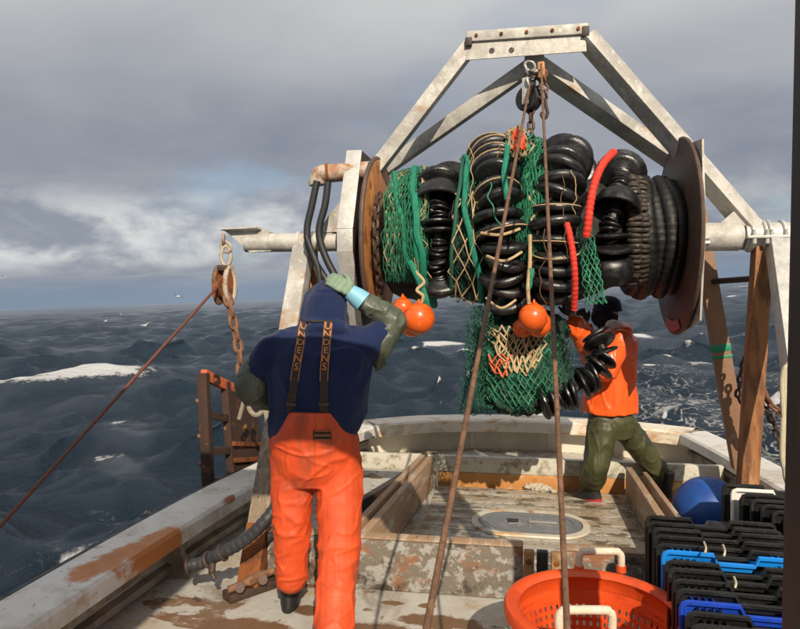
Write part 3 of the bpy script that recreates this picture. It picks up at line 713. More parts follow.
# head: folded channel between the legs
hx0, hx1 = TL.x-.01, TR.x+.0; hz = (TL.z+TR.z)/2
g = G()
g.box(((hx0+hx1)/2, 4.9, hz+.035), (hx1-hx0+.02, .15, .075), None, .008); gan.part('crossbeam', g, M['galv_old'])
g = G(); zb = hz-.002
g.prism([V(hx0+.00, 4.845, zb), V(hx1-.01, 4.845, zb), V(hx1-.0, 4.845, zb-.115), V(hx0-.02, 4.845, zb-.125)], (0, .012, 0)); gan.part('crossbeam_web', g, M['galv_old'])
for x_, z_ in ((hx0+.17, zb-.07), (hx0+.31, zb-.075)):
    gan.part('web_hole', G().lathe([(.0, 0), (.020, 0), (.020, .003), (0, .003)], (x_, 4.845, z_), (0, -1, 0), 12), M['rubber_dull'])
gan.part('lug', G().box(TR+V(-.01, -.07, .02), (.05, .03, .07), None, .008), M['dark_post'])
gan.part('lug', G().box(TL+V(-.005, -.07, -.01), (.05, .03, .06), None, .008), M['dark_post'])
AP = at(534, 64, 5.02)
KR = at(690, 172, 5.45); KL = V(.08-KR.x, 5.45, KR.z)
pbeam('brace', AP, KR, M['galv_old'], .10, .14, (-.55, 1, -.3)); pbeam('brace', AP, KL, M['galv_old'])
g = G().box(AP+V(0, -.02, -.02), (.14, .12, .13), None, .01); gan.part('apex_plate', g, M['galv'])
RBR = gz(741, 468, .345); RBL = V(.06-RBR.x, RBR.y, .345)
M['leg_rusty'] = material('leg_rust_paint', (.22, .125, .07), .65, 0, [((.20, .10, .055), 4, .45, .66, .85, (2, 2, .6)), ((.34, .28, .21), 6, .56, .72, .6), ((.07, .04, .03), 12, .60, .72, .6)], [(30, .4)])
al = pbeam('aft_leg', KR, RBR, M['leg_rusty'], .12, .10); pbeam('aft_leg', KL, RBL, M['leg_rusty'], .12, .10)
dl = (RBR-KR).normalized()
for py_, hgt in ((347, .055), (355.5, .022)):
    c = at(722 if py_ < 350 else 724.5, py_, 5.43); tt = (c-KR).dot(dl); c = KR+dl*tt
    gan.part('tape_band', G().beam(c-dl*hgt/2, c+dl*hgt/2, .127, .107, (0, 1, 0), .003), M['tape'], parent=al)
# mid legs, orange rust, and the forward galvanised legs
MR = gz(747, 489, .345); ML = V(.08-MR.x, MR.y, .345)
mr0 = BR+V(.03, 0, -.05); ml0 = V(.08-mr0.x, mr0.y, mr0.z)
pbeam('mid_leg', mr0, MR, M['rust_light'], .115, .115); pbeam('mid_leg', ml0, ML, M['rust_light'], .115, .115)
fl0 = at(304, 246, 4.84); FL = gz(250, 590, .01)
fr0 = BR+V(.105, -.06, -.03); FR = V(.06-FL.x, FL.y, .01)
legR = pbeam('fore_leg', fr0, FR, M['galv'], .135, .12)
kn = lerp(fl0, FL, .48); legL = pbeam('fore_leg', fl0, kn, M['galv_old'], .135, .12)
gan.part('bare_foot', G().beam(kn, FL, .120, .11, (0, 1, 0), .008), M['wood'], label='bare brown lower length of the port fore leg')
gan.part('foot_band', G().beam(lerp(kn, FL, .72), FL, .124, .114, (0, 1, 0), .004), M['rust'])
# welded collars and gusset plates at the joints
for s_, x_ in ((1, BR.x-.02), (-1, BL.x+.02)):
    gan.part('gusset_plate', G().prism([V(x_, Yd-.06, Zd+.07), V(x_-.26*s_, Yd-.06, Zd+.07), V(x_-.10*s_, Yd-.06, Zd+.22)], (0, .012, 0)), M['galv_old'])
for k_ in range(5):
    gan.part('bolt_head', G().lathe([(0, 0), (.013, 0), (.013, .010), (0, .012)], V(lerp(hx0+.06, hx1-.06, k_/4), 4.825, hz+.035), (0, -1, 0), 6), M['rust'])
# main athwart pipe, in two runs, with flanges
pr = .072
axL = V(-1.02, Yd, Zd); axR = V(1.10, Yd, Zd)
pl_end = at(246, 243, 4.9); pl_end.z = Zd+.005
g = G().tube([V(-1.18, Yd, Zd), V(pl_end.x+.0, Yd, Zd)], pr, 20); gan.part('beam_pipe', g, M['galv_old'])
gan.part('pipe_band', G().lathe([(pr, 0), (pr+.012, 0), (pr+.012, .03), (pr, .03)], V(BL.x-.02, Yd, Zd), (-1, 0, 0), 20), M['galv'])
gan.part('pipe_band', G().lathe([(pr, 0), (pr+.012, 0), (pr+.012, .03), (pr, .03)], V(BL.x-.13, Yd, Zd), (-1, 0, 0), 20), M['galv'])
gan.part('dark_sleeve', G().tube([V(-1.16, Yd, Zd), V(BL.x+.16, Yd, Zd)], pr+.006, 20), M['rubber_dull'])
# bearing drum and clamped split pipe on the starboard side
bx0 = at(689, 237, 4.9).x; bx1 = at(741, 237, 4.9).x; bx2 = at(799, 237, 4.75).x
gan.part('bearing_pipe', G().lathe([(.05, 0), (.085, .0), (.098, .015), (.098, bx1-bx0-.02), (.09, bx1-bx0), (.04, bx1-bx0)], V(bx0, Yd, Zd), (1, 0, 0), 24), M['galv_old'])
cl = gan.part('clamp_pipe', G().tube([V(bx1+.012, Yd, Zd), V(bx2+.25, Yd, Zd)], .094, 22), M['galv'])
gan.part('clamp_flange', G().box(((bx1+bx2)/2+.13, Yd-.105, Zd-.012), (bx2-bx1+.25, .05, .018), None, .003), M['galv'], parent=cl)
for i, x_ in enumerate((bx1+.05, bx1+.13, bx2-.15, bx2-.06)):
    gan.part('clamp_saddle', G().torus(V(x_, Yd, Zd), .099, .013, (1, 0, 0), 22, 6), M['galv'], parent=cl)
    gan.part('bolt', G().lathe([(0, -.045), (.014, -.045), (.014, .03), (.009, .03), (.009, .05), (0, .05)], V(x_, Yd-.112, Zd-.012), (0, 0, 1), 8), M['galv'], parent=cl)
g = G()
for k_ in range(3): g.box(V(bx0+.06, Yd-.07-.012*k_, Zd+.03-.04*k_), (.10, .05, .022), Matrix.Rotation(.5-.4*k_, 3, 'X'), .006)
gan.part('grease_cap', g, M['galv'])
# rung between the starboard legs
gan.part('rung', G().tube([at(706, 282, 5.42), at(762, 278, 4.9)], .022, 10), M['dark_post'])
# port gusset that carries the towing block
g = G(); a = at(222, 229, 4.86); b = at(259, 227, 4.86); c = at(269, 232, 4.86); d = at(270, 251, 4.86); e = at(243, 250, 4.86); f = at(229, 234, 4.86)
g.prism([a, b, c, V(pl_end.x+.22, a.y, d.z), V(pl_end.x+.05, a.y, e.z-.02), f], (0, .05, 0)); gan.part('gusset', g, M['galv_old'])
g = G(); g.prism([a+V(0, -.06, .0), b+V(0, -.06, 0), c+V(0, .14, 0), a+V(0, .14, 0)], (0, 0, -.012)); gan.part('gusset_top', g, M['galv'])

# side frames, hydraulic motor
def side_frame(x, sgn, hz_, hy, mat):
    g = G(); pts = [V(x, Yd-.12, Zd+hz_), V(x, Yd-hy, Zd+.06), V(x, Yd-hy, Zd-.10), V(x, Yd-.10, Zd-hz_), V(x, Yd+.20, Zd-hz_), V(x, Yd+hy, Zd), V(x, Yd+.20, Zd+hz_)]
    if sgn > 0: pts = [V(x, Yd+a, Zd+b) for a, b in ((-.10, .62), (-.50, .57), (-.58, 0), (-.52, -.56), (-.10, -.66), (.2, -.6), (.4, 0), (.2, .6))]
    g.prism(pts, (.012*sgn, 0, 0)); return g, pts
frm = Thing('drum_side_frame', 'angled galvanised side frame of the net drum on the port side', 'frame', (-1.18, Yd, Zd), 'net drum side frames')
g, pts = side_frame(-1.13, -1, .66, .40, M['galv'])
frm.part('plate', g, M['dark_post'])  # shade painted in: dark colour on the inner face instead of galvanised grey
for i in range(3):
    frm.part('edge_flange', G().beam(pts[i]+V(-.055, 0, 0), pts[i+1]+V(-.055, 0, 0), .115, .014, (pts[i+1]-pts[i]).cross(V(1, 0, 0)), .003), M['galv'])
frm = Thing('drum_side_frame', 'pale side frame of the net drum behind the starboard flange', 'frame', (1.2, Yd, Zd), 'net drum side frames')
g, pts = side_frame(1.128, 1, .62, .50, M['galv']); frm.part('plate', g, M['galv_old'])
mo = Thing('drum_motor', 'rusty horizontal motor housing beside the port side frame', 'motor', at(330, 173, 4.75))
ma, mb_ = at(322, 174, 4.72), at(372, 170, 4.80)
mo.part('housing', G().lathe([(0, -.01), (.055, -.01), (.066, .0), (.066, (mb_-ma).length), (0, (mb_-ma).length)], ma, mb_-ma, 18), M['motor'])
mo.part('elbow', G().tube(spline([ma+V(.05, 0, .0), ma+V(-.01, 0, .0), ma+V(-.035, 0, -.05), ma+V(-.035, 0, -.08)], 5), .064, 14), M['motor'])
mo.part('collar', G().lathe([(.066, 0), (.078, 0), (.078, .02), (.066, .02)], ma+V(.03, 0, 0), mb_-ma, 18), M['rust'])
for i, pts in enumerate((((317, 181), (312, 205), (307, 232), (313, 258), (329, 284)), ((328, 182), (325, 205), (319, 232), (326, 258), (343, 290)), ((306, 236), (312, 252), (318, 268), (321, 290)))):
    lab = ('thick black hydraulic hose, outermost of those dropping from the rusty motor', 'thick black hydraulic hose nearest the port side frame', 'short grey hose hanging behind the white port leg')[i]
    dd = 4.66-.03*i
    single('hydraulic_hose', G().tube(spline([at(x, y_, dd) for x, y_ in pts], 8), (.027, .027, .022)[i], 10), M['hose'], lab, 'hose', at(*pts[-1], dd), 'hydraulic hoses')

# ------------------------------------------------------------------ net drum
drum = Thing('net_drum', 'big rust brown net drum hung across the gantry between two round flanges', 'net drum', (0, Yd, Zd))
def flange(x, R, th): return G().lathe([(.05, -th/2), (R-.012, -th/2), (R, -th/2+.006), (R, th/2-.006), (R-.012, th/2), (.05, th/2)], V(x, Yd, Zd), (1, 0, 0), 56)
fl = drum.part('flange', flange(-1.02, .61, .03), M['rust_flange'], label='orange rusted port flange')
drum.part('rim', G().torus(V(-1.02, Yd, Zd), .61, .017, (1, 0, 0), 56, 8), M['brown_flange'], parent=fl)
fr_ = drum.part('flange', flange(1.10, .67, .024), M['brown_flange'], label='dull brown starboard flange')
drum.part('rim', G().torus(V(1.10, Yd, Zd), .67, .014, (1, 0, 0), 60, 8), M['brown_flange'], parent=fr_)
tip = [V(1.083, Yd-.66*math.sin(a), Zd-.66*math.cos(a)) for a in np.linspace(-.35, .35, 9)]
tip2 = [V(1.083, Yd-.58*math.sin(a*.8), Zd-.585*math.cos(a*.8)) for a in np.linspace(.35, -.35, 9)]
drum.part('red_tip', G().prism(tip+tip2, (-.004, 0, 0)), M['boot_red'], parent=fr_)
drum.part('shaft', G().tube([V(-1.2, Yd, Zd), V(1.25, Yd, Zd)], .06, 16), M['rust'])
# wound netting on the core: a lumpy body
core = G()
rc = [(-.97, .30), (-.9, .40), (-.78, .44), (-.55, .42), (-.35, .44), (-.1, .50), (.1, .50), (.3, .46), (.45, .42), (.6, .38), (.75, .33), (1.06, .30)]
prof = []
for i in range(len(rc)-1):
    for j in range(7):
        u = j/7; prof.append((lerp(rc[i][1], rc[i+1][1], u), lerp(rc[i][0], rc[i+1][0], u)))
prof.append((rc[-1][1], rc[-1][0]))
core.lathe([(0, prof[0][1])]+prof+[(0, prof[-1][1])], V(0, Yd, Zd), (1, 0, 0), 72)
for i, v in enumerate(core.v):
    d_ = V(0, v.y-Yd, v.z-Zd)
    if d_.length > .1: core.v[i] = v+d_.normalized()*(noise.noise(v*7)*.03+noise.noise(v*19)*.02)
drum.part('wound_net', core, M['net_mass_b'])

def drape(x0, x1, a0, a1, R, bulge=.02, wob=.02, seed=0):
    """surface over the drum: u across, v along the angle (deg, 0 top, 90 front)"""
    o = seed*3.7
    def S(u, v):
        a = rad(lerp(a0, a1, v)); x = lerp(x0(v) if callable(x0) else x0, x1(v) if callable(x1) else x1, u)
        r = (R(v) if callable(R) else R)+bulge*math.sin(math.pi*u)+wob*noise.noise(V(x*5+o, a*3, o))
        return V(x+wob*noise.noise(V(x*4, a*4, o+5)), Yd-r*math.sin(a), Zd+r*math.cos(a))
    return S
def px2x(px, Y): return at(px, 240, Y).x
def arc(x, a0, a1, R, n=24, wob=0, seed=0):
    return [V((x(t) if callable(x) else x)+wob*noise.noise(V(t*5, seed, 1)), Yd-(R(t) if callable(R) else R)*math.sin(rad(lerp(a0, a1, t))), Zd+(R(t) if callable(R) else R)*math.cos(rad(lerp(a0, a1, t)))) for t in [i/n for i in range(n+1)]]

# --- green netting on the port end
X0, X1 = px2x(384, 4.45), px2x(428, 4.4)
n1_ = Thing('green_netting', 'bright green netting with tan selvedge wound on the port end of the drum', 'net', (-.8, Yd, Zd), 'green netting on the drum')
S = drape(X0+.0, X1, -25, 128, lambda v: .485+.03*math.sin(v*3), .03, .03, 1)
g = G().net(S, 20, 24, .0030, .004, 1); n1_.part('mesh', g, M['green'])
S2 = drape(X0+.05, X1-.02, -25, 126, .47, .03, .04, 2)
n1_.part('mesh', G().net(S2, 24, 30, .0028, .006, 2), M['green'])
S3 = drape(X0+.16, X1-.02, -20, 122, .475, .03, .04, 4)
n1_.part('mesh', G().net(S3, 18, 26, .0034, .006, 9), M['green_dark'])
n1_.part('mesh', G().net(drape(X0+.02, X0+.12, -20, 118, .50, .01, .02, 3), 2, 18, .0065, .006, 3), M['tan'], label='tan selvedge mesh')
n1_.part('mesh', G().net(drape(X1-.08, X1-.01, -15, 122, .52, .02, .03, 6), 3, 22, .006, .012, 5), M['tan'], label='tan lacing')
for x_, dx, a0, a1, R_, r_ in ((X0+.03, .20, 25, 135, .52, .017), (X0+.16, .13, 10, 140, .535, .02), (X1-.09, .10, 60, 150, .55, .026)):
    n1_.part('border_rope', G().tube(arc(lambda t, x_=x_, dx=dx: x_+dx*t, a0, a1, R_, 26, .03, x_), r_, 8), M['teal_rope'])
# --- dark lacing and teal ropes between the disc strings
n2_ = Thing('dark_netting', 'dark netting with teal rope and tan lacing between two black disc strings', 'net', (-.3, Yd, Zd), 'green netting on the drum')
XA, XB = px2x(455, 4.35), px2x(482, 4.3)
n2_.part('mesh', G().net(drape(XA, XB+.02, -10, 140, .56, .02, .03, 8), 6, 30, .0042, .008, 8), M['green_dark'])
n2_.part('mesh', G().net(drape(XA-.01, XB+.03, 60, 140, .585, .02, .03, 18), 3, 9, .005, .012, 9), M['tan'], label='tan lacing')
n2_.part('border_rope', G().tube(arc(lambda t: lerp(XA+.02, XB-.02, t)+.02*math.sin(t*9), 5, 138, .60, 30, .03), .021, 8), M['teal_rope'])
n2_.part('border_rope', G().tube(arc(lambda t: XA-.0+.03*math.sin(t*5), 0, 135, .585, 30, .02), .014, 8), M['green_dark'])
n2_.part('backing', G().add([drape(XA-.02, XB+.05, -10, 138, .53, .0, .02, 8)(u/6, v/24) for v in range(25) for u in range(7)], [(j*7+i, j*7+i+1, (j+1)*7+i+1, (j+1)*7+i) for j in range(24) for i in range(6)]), M['net_mass_b'])
# --- bright green netting down the middle
XM0, XM1 = px2x(507, 4.2), px2x(556, 4.2)
n3_ = Thing('green_netting', 'bright green netting heaped over the middle of the drum behind the wires', 'net', (.1, Yd, Zd), 'green netting on the drum')
for s_ in range(4):
    n3_.part('mesh', G().net(drape(XM0+.01*s_, XM1-.01*s_, -40, 118-6*s_, lambda v, s_=s_: .735-.02*s_-.17*v+.02*math.sin(v*7+s_), .03, .05, 11+s_), 17, 26, .0030, .007, 20+s_), M['green'])
n3_.part('mesh', G().net(drape(XM0-.02, XM0+.13, -10, 50, .75, .02, .04, 31), 4, 9, .0065, .012, 31), M['tan'], label='tan mesh')
n3_.part('mesh', G().net(drape(XM0+.03, XM0+.12, 12, 48, .745, .03, .04, 33), 4, 7, .013, .012, 33), M['orange_twine'], label='orange twine bundle')
n3_.part('border_rope', G().tube(arc(lambda t: XM0+.01+.03*math.sin(t*6), -15, 75, .74, 24, .03, 4), .020, 8), M['teal_rope'])
n3_.part('lacing', G().tube(arc(lambda t: XM0+.17+.02*math.sin(t*30), 60, 124, .62, 60, .03, 9), .008, 6), M['tan'])
n3_.part('lacing', G().tube(arc(lambda t: XM1-.02+.03*math.sin(t*22), 62, 120, .62, 60, .03, 12), .008, 6), M['tan'])
# --- loose green triangle of net on the starboard side
n4_ = Thing('green_netting', 'loose wide meshed green netting hanging beside the lower red rope', 'net', (.55, Yd, Zd), 'green netting on the drum')
def tri(u, v):
    p0 = lerp(at(577, 222, 4.27), at(584, 305, 4.30), v); p1 = lerp(at(590, 218, 4.27), at(607, 303, 4.30), v)
    return lerp(p0, p1, u)+V(0, .03*noise.noise(V(u*3, v*5, 3)), 0)
n4_.part('mesh', G().net(tri, 4, 16, .0042, .003, 41), M['green']); n4_.part('mesh', G().net(lambda u, v: tri(u, v)+V(.01, .06, 0), 5, 18, .0032, .004, 42), M['green_dark'])

# ------------------------------------------------------------------ strings of rubber discs
def disc_mesh(R, th, hub=.35, n=26, cup=0.0):
    r = G().lathe([(R*.12, -th*.6), (R*hub, -th*.6), (R*(hub+.08), -th*.45), (R*.80, -th*.40), (R*.93, -th*.30), (R, -th*.12), (R, th*.12), (R*.93, th*.30), (R*.80, th*.40), (R*(hub+.08), th*.45), (R*hub, th*.6), (R*.12, th*.6)], (0, 0, 0), (0, 0, 1), n)
    m_ = r.mesh('rubber_disc'); m_.materials.append(M['rubber']); return m_
def ringm(R, r, mat, nm, n=26): m_ = G().torus((0, 0, 0), R, r, (0, 0, 1), n, 5).mesh(nm); m_.materials.append(mat); return m_
DISC_L = disc_mesh(.165, .084); DISC_M = disc_mesh(.135, .045); COOK = disc_mesh(.062, .03, .6, 14); COOK_M = disc_mesh(.07, .022, .6, 14)
CK = G().lathe([(.02, -.014), (.052, -.014), (.058, -.005), (.058, .005), (.052, .014), (.02, .014)], (0, 0, 0), (0, 0, 1), 14).mesh('cookie'); CK.materials.append(M['cookie'])
TWR = ringm(.1645, .0048, M['tan'], 'worn_edge'); TWR2 = ringm(.150, .0055, M['tan'], 'twine_hoop')
DISC_S = disc_mesh(.110, .040, .3, 22)
BOB = G().lathe([(.04, -.10), (.10, -.10), (.15, -.07), (.172, -.01), (.172, .03), (.15, .085), (.10, .105), (.04, .105)], (0, 0, 0), (0, 0, 1), 26).mesh('bobbin'); BOB.materials.append(M['rubber'])
BOWL = G().lathe([(.03, -.09), (.09, -.09), (.14, -.04), (.168, .03), (.168, .07), (.155, .075), (.15, .05), (.12, -.02), (.03, -.03)], (0, 0, 0), (0, 0, 1), 26).mesh('bowl_disc'); BOWL.materials.append(M['rubber'])
rd = random.Random(5)
def disc_string(name, label, path, spec, rope_r=.03, tiltj=.12, ring_p=.5, offj=.008):
    """spec: list of (mesh, pitch) repeated along the path"""
    L = resample(path, .004); t = Thing(name, label, 'disc string', L[len(L)//2][0], 'strings of rubber discs on the net')
    t.part('core_rope', G().tube([p for p, _ in resample(path, .05)], rope_r, 8), M['rubber_dull'])
    pos = 0.0; i = 0
    while True:
        me_, pitch = spec(i, pos) if callable(spec) else spec[i % len(spec)]
        k_ = int((pos+pitch/2)/.004)
        if k_ >= len(L): break
        p, tg = L[k_]
        ax = (tg+V(rd.gauss(0, tiltj), rd.gauss(0, tiltj), rd.gauss(0, tiltj))).normalized()
        Mx = frame(p+V(rd.gauss(0, offj), rd.gauss(0, offj), rd.gauss(0, offj)), ax, rd.uniform(0, 6), rd.uniform(.90, 1.08))
        nm = {'rubber_disc': 'rubber_disc', 'cookie': 'cookie'}.get(me_.name.split('.')[0], me_.name.split('.')[0])
        o = t.inst(nm, me_, Mx)
        if me_ in (DISC_L,) and rd.random() < ring_p:
            h = t.inst('worn_edge', TWR, Matrix.Identity(4), o); h.matrix_local = Matrix.Translation((0, 0, rd.choice((-.012, .012))))
        pos += pitch; i += 1
    return t
def P2(pts, Y): return spline([at(x, y_, (Y if not callable(Y) else Y(i))) for i, (x, y_) in enumerate(pts)], 10)
# B: big discs left of the wires
def xb(t): return lerp(px2x(479, 4.4), px2x(510, 4.25), t**1.1)
pathB = arc(xb, -55, 142, lambda t: .60-.03*t, 60, .03, 3)
disc_string('disc_string', 'string of big black rubber discs with tan edges, left of the two wires', pathB, lambda i, p: (DISC_L, .086 if i % 3 else .098), .05, .14, .5, .010)
# C: big discs right of the wires
def xc_(t): return lerp(px2x(588, 4.4), px2x(556, 4.25), min(1, t*1.6))
pathC = arc(xc_, -45, 136, lambda t: .575-.02*t, 60, .02, 8)
disc_string('disc_string', 'string of big black rubber discs between the rusty wire and the red rope', pathC, lambda i, p: (DISC_L, .090), .055, .14, .3, .010)
# A: string with small cookies between two big discs
pathA = arc(lambda t: lerp(px2x(440, 4.45), px2x(436, 4.4), t), -30, 135, .47, 50, .02, 2)
def specA(i, p):
    seq = [DISC_L, DISC_L]+[COOK]*13+[DISC_L, BOWL]+[COOK_M]*5+[DISC_M, DISC_M]+[COOK]*9
    m_ = seq[i % len(seq)]; return (m_, {DISC_L: .075, BOWL: .12, COOK: .031, COOK_M: .026, DISC_M: .06}[m_])
disc_string('disc_string', 'string of small black cookies between larger discs beside the port green net', pathA, specA, .03, .06, 0)
# D: bobbins and bowls on the starboard side
pathD = arc(lambda t: lerp(px2x(632, 4.55), px2x(612, 4.4), min(1, t*1.5)), -10, 130, .44, 50, .02, 6)
def specD(i, p):
    seq = [BOB, DISC_L]+[COOK_M]*5+[COOK]*3+[BOWL]+[COOK]*4+[DISC_M, COOK, DISC_M]
    m_ = seq[i % len(seq)]; return (m_, {BOB: .20, DISC_L: .07, COOK: .032, COOK_M: .026, BOWL: .15, DISC_M: .05}[m_])
disc_string('disc_string', 'string of rounded black bobbins and bowls right of the red rope', pathD, specD, .035, .08, 0)
# small discs hanging under the net towards the man
pts = [(594, 330), (599, 342), (604, 356), (597, 371), (582, 384), (562, 395), (540, 402), (532, 402)]
pathH = spline([at(x, y_, 4.66-.03*i) for i, (x, y_) in enumerate(pts)], 10)
disc_string('disc_string', 'dangling string of black discs held in front of the man in orange', pathH, lambda i, p: (DISC_S, .056 if i % 4 else .072), .026, .20, 0, .010)
# E: brown cookie strands, F: wound black cookies
for k_, (px, R_, lb) in enumerate(((635, .415, 'strand of worn brown cookies nearest the bobbins'), (643, .40, 'strand of worn brown cookies next to the black coil'))):
    disc_string('cookie_strand', lb, arc(px2x(px, 4.5), -25, 140, R_, 50, .008, k_), [(CK, .031)], .018, .05, 0, .003)
coil = Thing('cookie_coil', 'black coil of small rubber discs wound against the starboard flange', 'coil', (.95, Yd, Zd))
rcoil = random.Random(8)
for k_ in range(5):
    R_ = .375+rcoil.uniform(-.02, .02); x = .775+.062*k_; n_ = 150
    pts_ = [V(x+.012*math.sin(6.283*3*i/n_+k_)+.05*(i/n_), Yd-(R_+.01*noise.noise(V(i*.12, k_, 1)))*math.sin(6.283*i/n_), Zd+(R_+.012*noise.noise(V(i*.15, k_, 4)))*math.cos(6.283*i/n_)) for i in range(n_)]
    coil.part('wound_turn', G().tube(pts_, [.047*(1+(.035 if i % 3 else -.06)) for i in range(n_)], 10, closed=True), M['coil_black'])
# reddish chain against the port flange
def link_mesh(L, w_, r, mat):
    pts = []
    for i in range(16):
        a = 2*math.pi*i/16; c, s_ = math.cos(a), math.sin(a)
        pts.append(V((w_/2-r)*s_, 0, (L/2-w_/2)*(1 if c > 0 else -1)*(1 if abs(c) > 1e-6 else 0)+(w_/2-r)*c))
    m_ = G().tube(pts, r, 6, closed=True, ref=(0, 1, 0)).mesh('link'); m_.materials.append(mat); return m_
def chain(name, label, path, L, w_, r, mat, group='chains'):
    me_ = link_mesh(L, w_, r, mat); S_ = resample(path, L-2*r-.001)
    t = Thing(name, label, 'chain', S_[0][0], group)
    for i, (p, tg) in enumerate(S_): t.inst('link', me_, frame(p, tg, (i % 2)*math.pi/2+.35))
    return t
chain('drum_chain', 'reddish black chain wound against the port flange under the green net', arc(-.955, 50, 150, .45, 40), .085, .06, .013, M['chain_dark'])

# --- red rope, two runs
def wrapped(pts, r, n=14):
    P_ = [p for p, _ in resample(spline(pts, 10), .0075)]
    return G().tube(P_, [r*(1+.075*math.sin(i*1.5)) for i in range(len(P_))], n)
RRP = [at(614, 152, 4.35), at(603, 164, 4.27), at(595, 182, 4.22), at(590, 205, 4.20), at(588, 224, 4.20), at(586, 238, 4.22)]
single('red_rope', wrapped(RRP, .025), M['red_rope'], 'thick wrapped red rope rising over the drum between the disc strings', 'rope', RRP[2], 'thick red ropes')
RRP = [at(565, 220, 4.22), at(569, 232, 4.18), at(573, 255, 4.17), at(575, 280, 4.20), at(574, 310, 4.30)]
single('red_rope', wrapped(RRP, .020), M['red_rope'], 'thick wrapped red rope hanging down below the discs by the loose green net', 'rope', RRP[2], 'thick red ropes')

# --- loose ends of twine tangled through the whole load
tw = Thing('loose_twine', 'loose tan and green twine tangled through the discs and netting on the drum', 'twine', (0, Yd-.6, Zd))
rt_ = random.Random(21)
for k_ in range(9):
    x0 = rt_.uniform(-.85, .62); x1 = x0+rt_.uniform(-.13, .13); a0 = rt_.uniform(28, 90); a1 = a0+rt_.uniform(15, 50)
    R_ = (.50 if x0 < -.6 else .62 if x0 < -.35 else .74 if x0 < .45 else .60)
    tw.part('strand', G().tube(arc(lambda t, x0=x0, x1=x1: lerp(x0, x1, t), a0, a1, lambda t, R_=R_: R_+.02*math.sin(t*7+x0*9), 40, .045, k_*1.7), rt_.choice((.0025, .0035, .0045)), 5), M[rt_.choice(('tan', 'tan', 'green', 'green_dark', 'wire', 'wire'))])
# --- floats
def float_ball(px, py, Y, rpx, label, mat=None, tail=None):
    c = at(px, py, Y); r = rpx/FPX*(c-EYE).dot(cF)
    t = Thing('net_float', label, 'float', c, 'orange net floats')
    t.part('ball', G().ball(c, r, 28), mat or M['float'])
    up = V(.05, -.35, 1).normalized()
    t.part('seam', G().torus(c, r*1.001, .0022, V(.3, .5, .8), 40, 5), mat or M['float'])
    t.part('lug', G().lathe([(.0, 0), (.026, 0), (.022, .012), (0, .014)], c+up*(r-.006), up, 14), mat or M['float'])
    t.part('eye', G().torus(c+up*(r+.006), .018, .008, (1, 0, 0), 12, 6), mat or M['float'])
    return c, r
c1, r1 = float_ball(403, 308, 4.42, 10.5, 'small orange float half hidden behind the larger ones')
c2, r2 = float_ball(419, 318.5, 4.30, 16, 'large glossy orange float hanging below the port green net')
float_ball(412, 324, 4.40, 13, 'yellowish orange float tucked behind the large port one', M['float_y'])
c3, r3 = float_ball(533, 317.5, 4.22, 14.5, 'large glossy orange float hanging between the disc strings')
float_ball(538, 324, 4.36, 13.5, 'reddish orange float tucked behind the middle one')
float_ball(523, 328, 4.40, 10, 'reddish float almost hidden under the black discs')
def tie(name, label, pts, r, mat, grp='float lines'):
    return single(name, G().tube(spline(pts, 8), r, 7), mat, label, 'rope', pts[-1], grp)
tie('float_line', 'knotted tan line holding the port float', [at(416, 272, 4.32), at(424, 282, 4.28), at(417, 290, 4.27), at(423, 296, 4.26), at(421, 304, 4.27)], .011, M['tan'])
tie('float_line', 'teal rope running down to the port floats', [at(410, 262, 4.36), at(420, 282, 4.31), at(426, 300, 4.31), at(427, 306, 4.33)], .022, M['teal_rope'])
tie('float_line', 'green and tan line holding the middle float', [at(530, 235, 4.27), at(530, 262, 4.22), at(528, 285, 4.20), at(529, 304, 4.20)], .012, M['tan'])
g = G(); rk = random.Random(2)
for k_ in range(3): g.tube(spline([at(530+rk.uniform(-3, 3), y_, 4.2) for y_ in (268, 276, 285, 290)], 6), .008, 6)
single('twine_knot', g, M['green'], 'green twine knotted round the middle float line', 'twine', at(530, 280, 4.2))
# tan hoops lashed round B, bamboo-like strips
for k_, (a, b, lb) in enumerate((((481, 233), (520, 229), 'upper'), ((487, 256), (522, 252), 'middle'), ((486, 298), (516, 300), 'lower'))):
    single('twine_lashing', G().tube(spline([at(a[0], a[1], 4.2), at((a[0]+b[0])/2, max(a[1], b[1])+2+3*k_, 4.12), at(b[0], b[1], 4.16)], 8), .010-.001*k_, 6), M['tan'], 'frayed tan lashing across the big discs, %s of three' % lb, 'twine', at(*a, 4.2), 'tan lashings')

# --- hanging codend bag
bagc = at(527, 372, 4.55); sB = (bagc-EYE).dot(cF)/FPX
bag = Thing('net_bag', 'heavy hanging bag of wet green netting below the middle of the drum', 'net', at(527, 418, 4.55))
g = G()
for cx, cy, rx, ry, dd in ((518, 378, 40, 38, 0), (505, 350, 30, 40, .02), (536, 358, 32, 36, .06), (552, 380, 24, 20, .03), (520, 396, 38, 20, .02), (530, 330, 40, 22, .05)):
    c = at(cx, cy, 4.6+dd); g.ball(c, sB, 24, (rx, 26, ry))
bm_ = organic(g, 'heap', bag.base, .018, 6, .02, 9, (1, 1, 1), .022, 26); bag.part('heap', bm_, M['net_mass'])
bv = BVHTree.FromPolygons([v.co+bag.base for v in bm_.vertices], [tuple(p.vertices) for p in bm_.polygons])
def on_bag(px, py, off=.012, dflt=4.45):
    r_ = ray(px, py).normalized(); h = bv.ray_cast(EYE, r_)
    if h[0] is None: return at(px, py, dflt)
    return h[0]-r_*off
def pxnet(quad, off=.012, hang=.0):
    """net between four px corners laid over the heap"""
    (ax, ay), (bx, by), (cx, cy), (dx, dy) = quad
    def S(u, v):
        x = lerp(lerp(ax, bx, u), lerp(dx, cx, u), v); y_ = lerp(lerp(ay, by, u), lerp(dy, cy, u), v)+hang*math.sin(math.pi*u)*v
        return on_bag(x, y_, off+.012*noise.noise(V(x*.1, y_*.1, 2)))
    return S
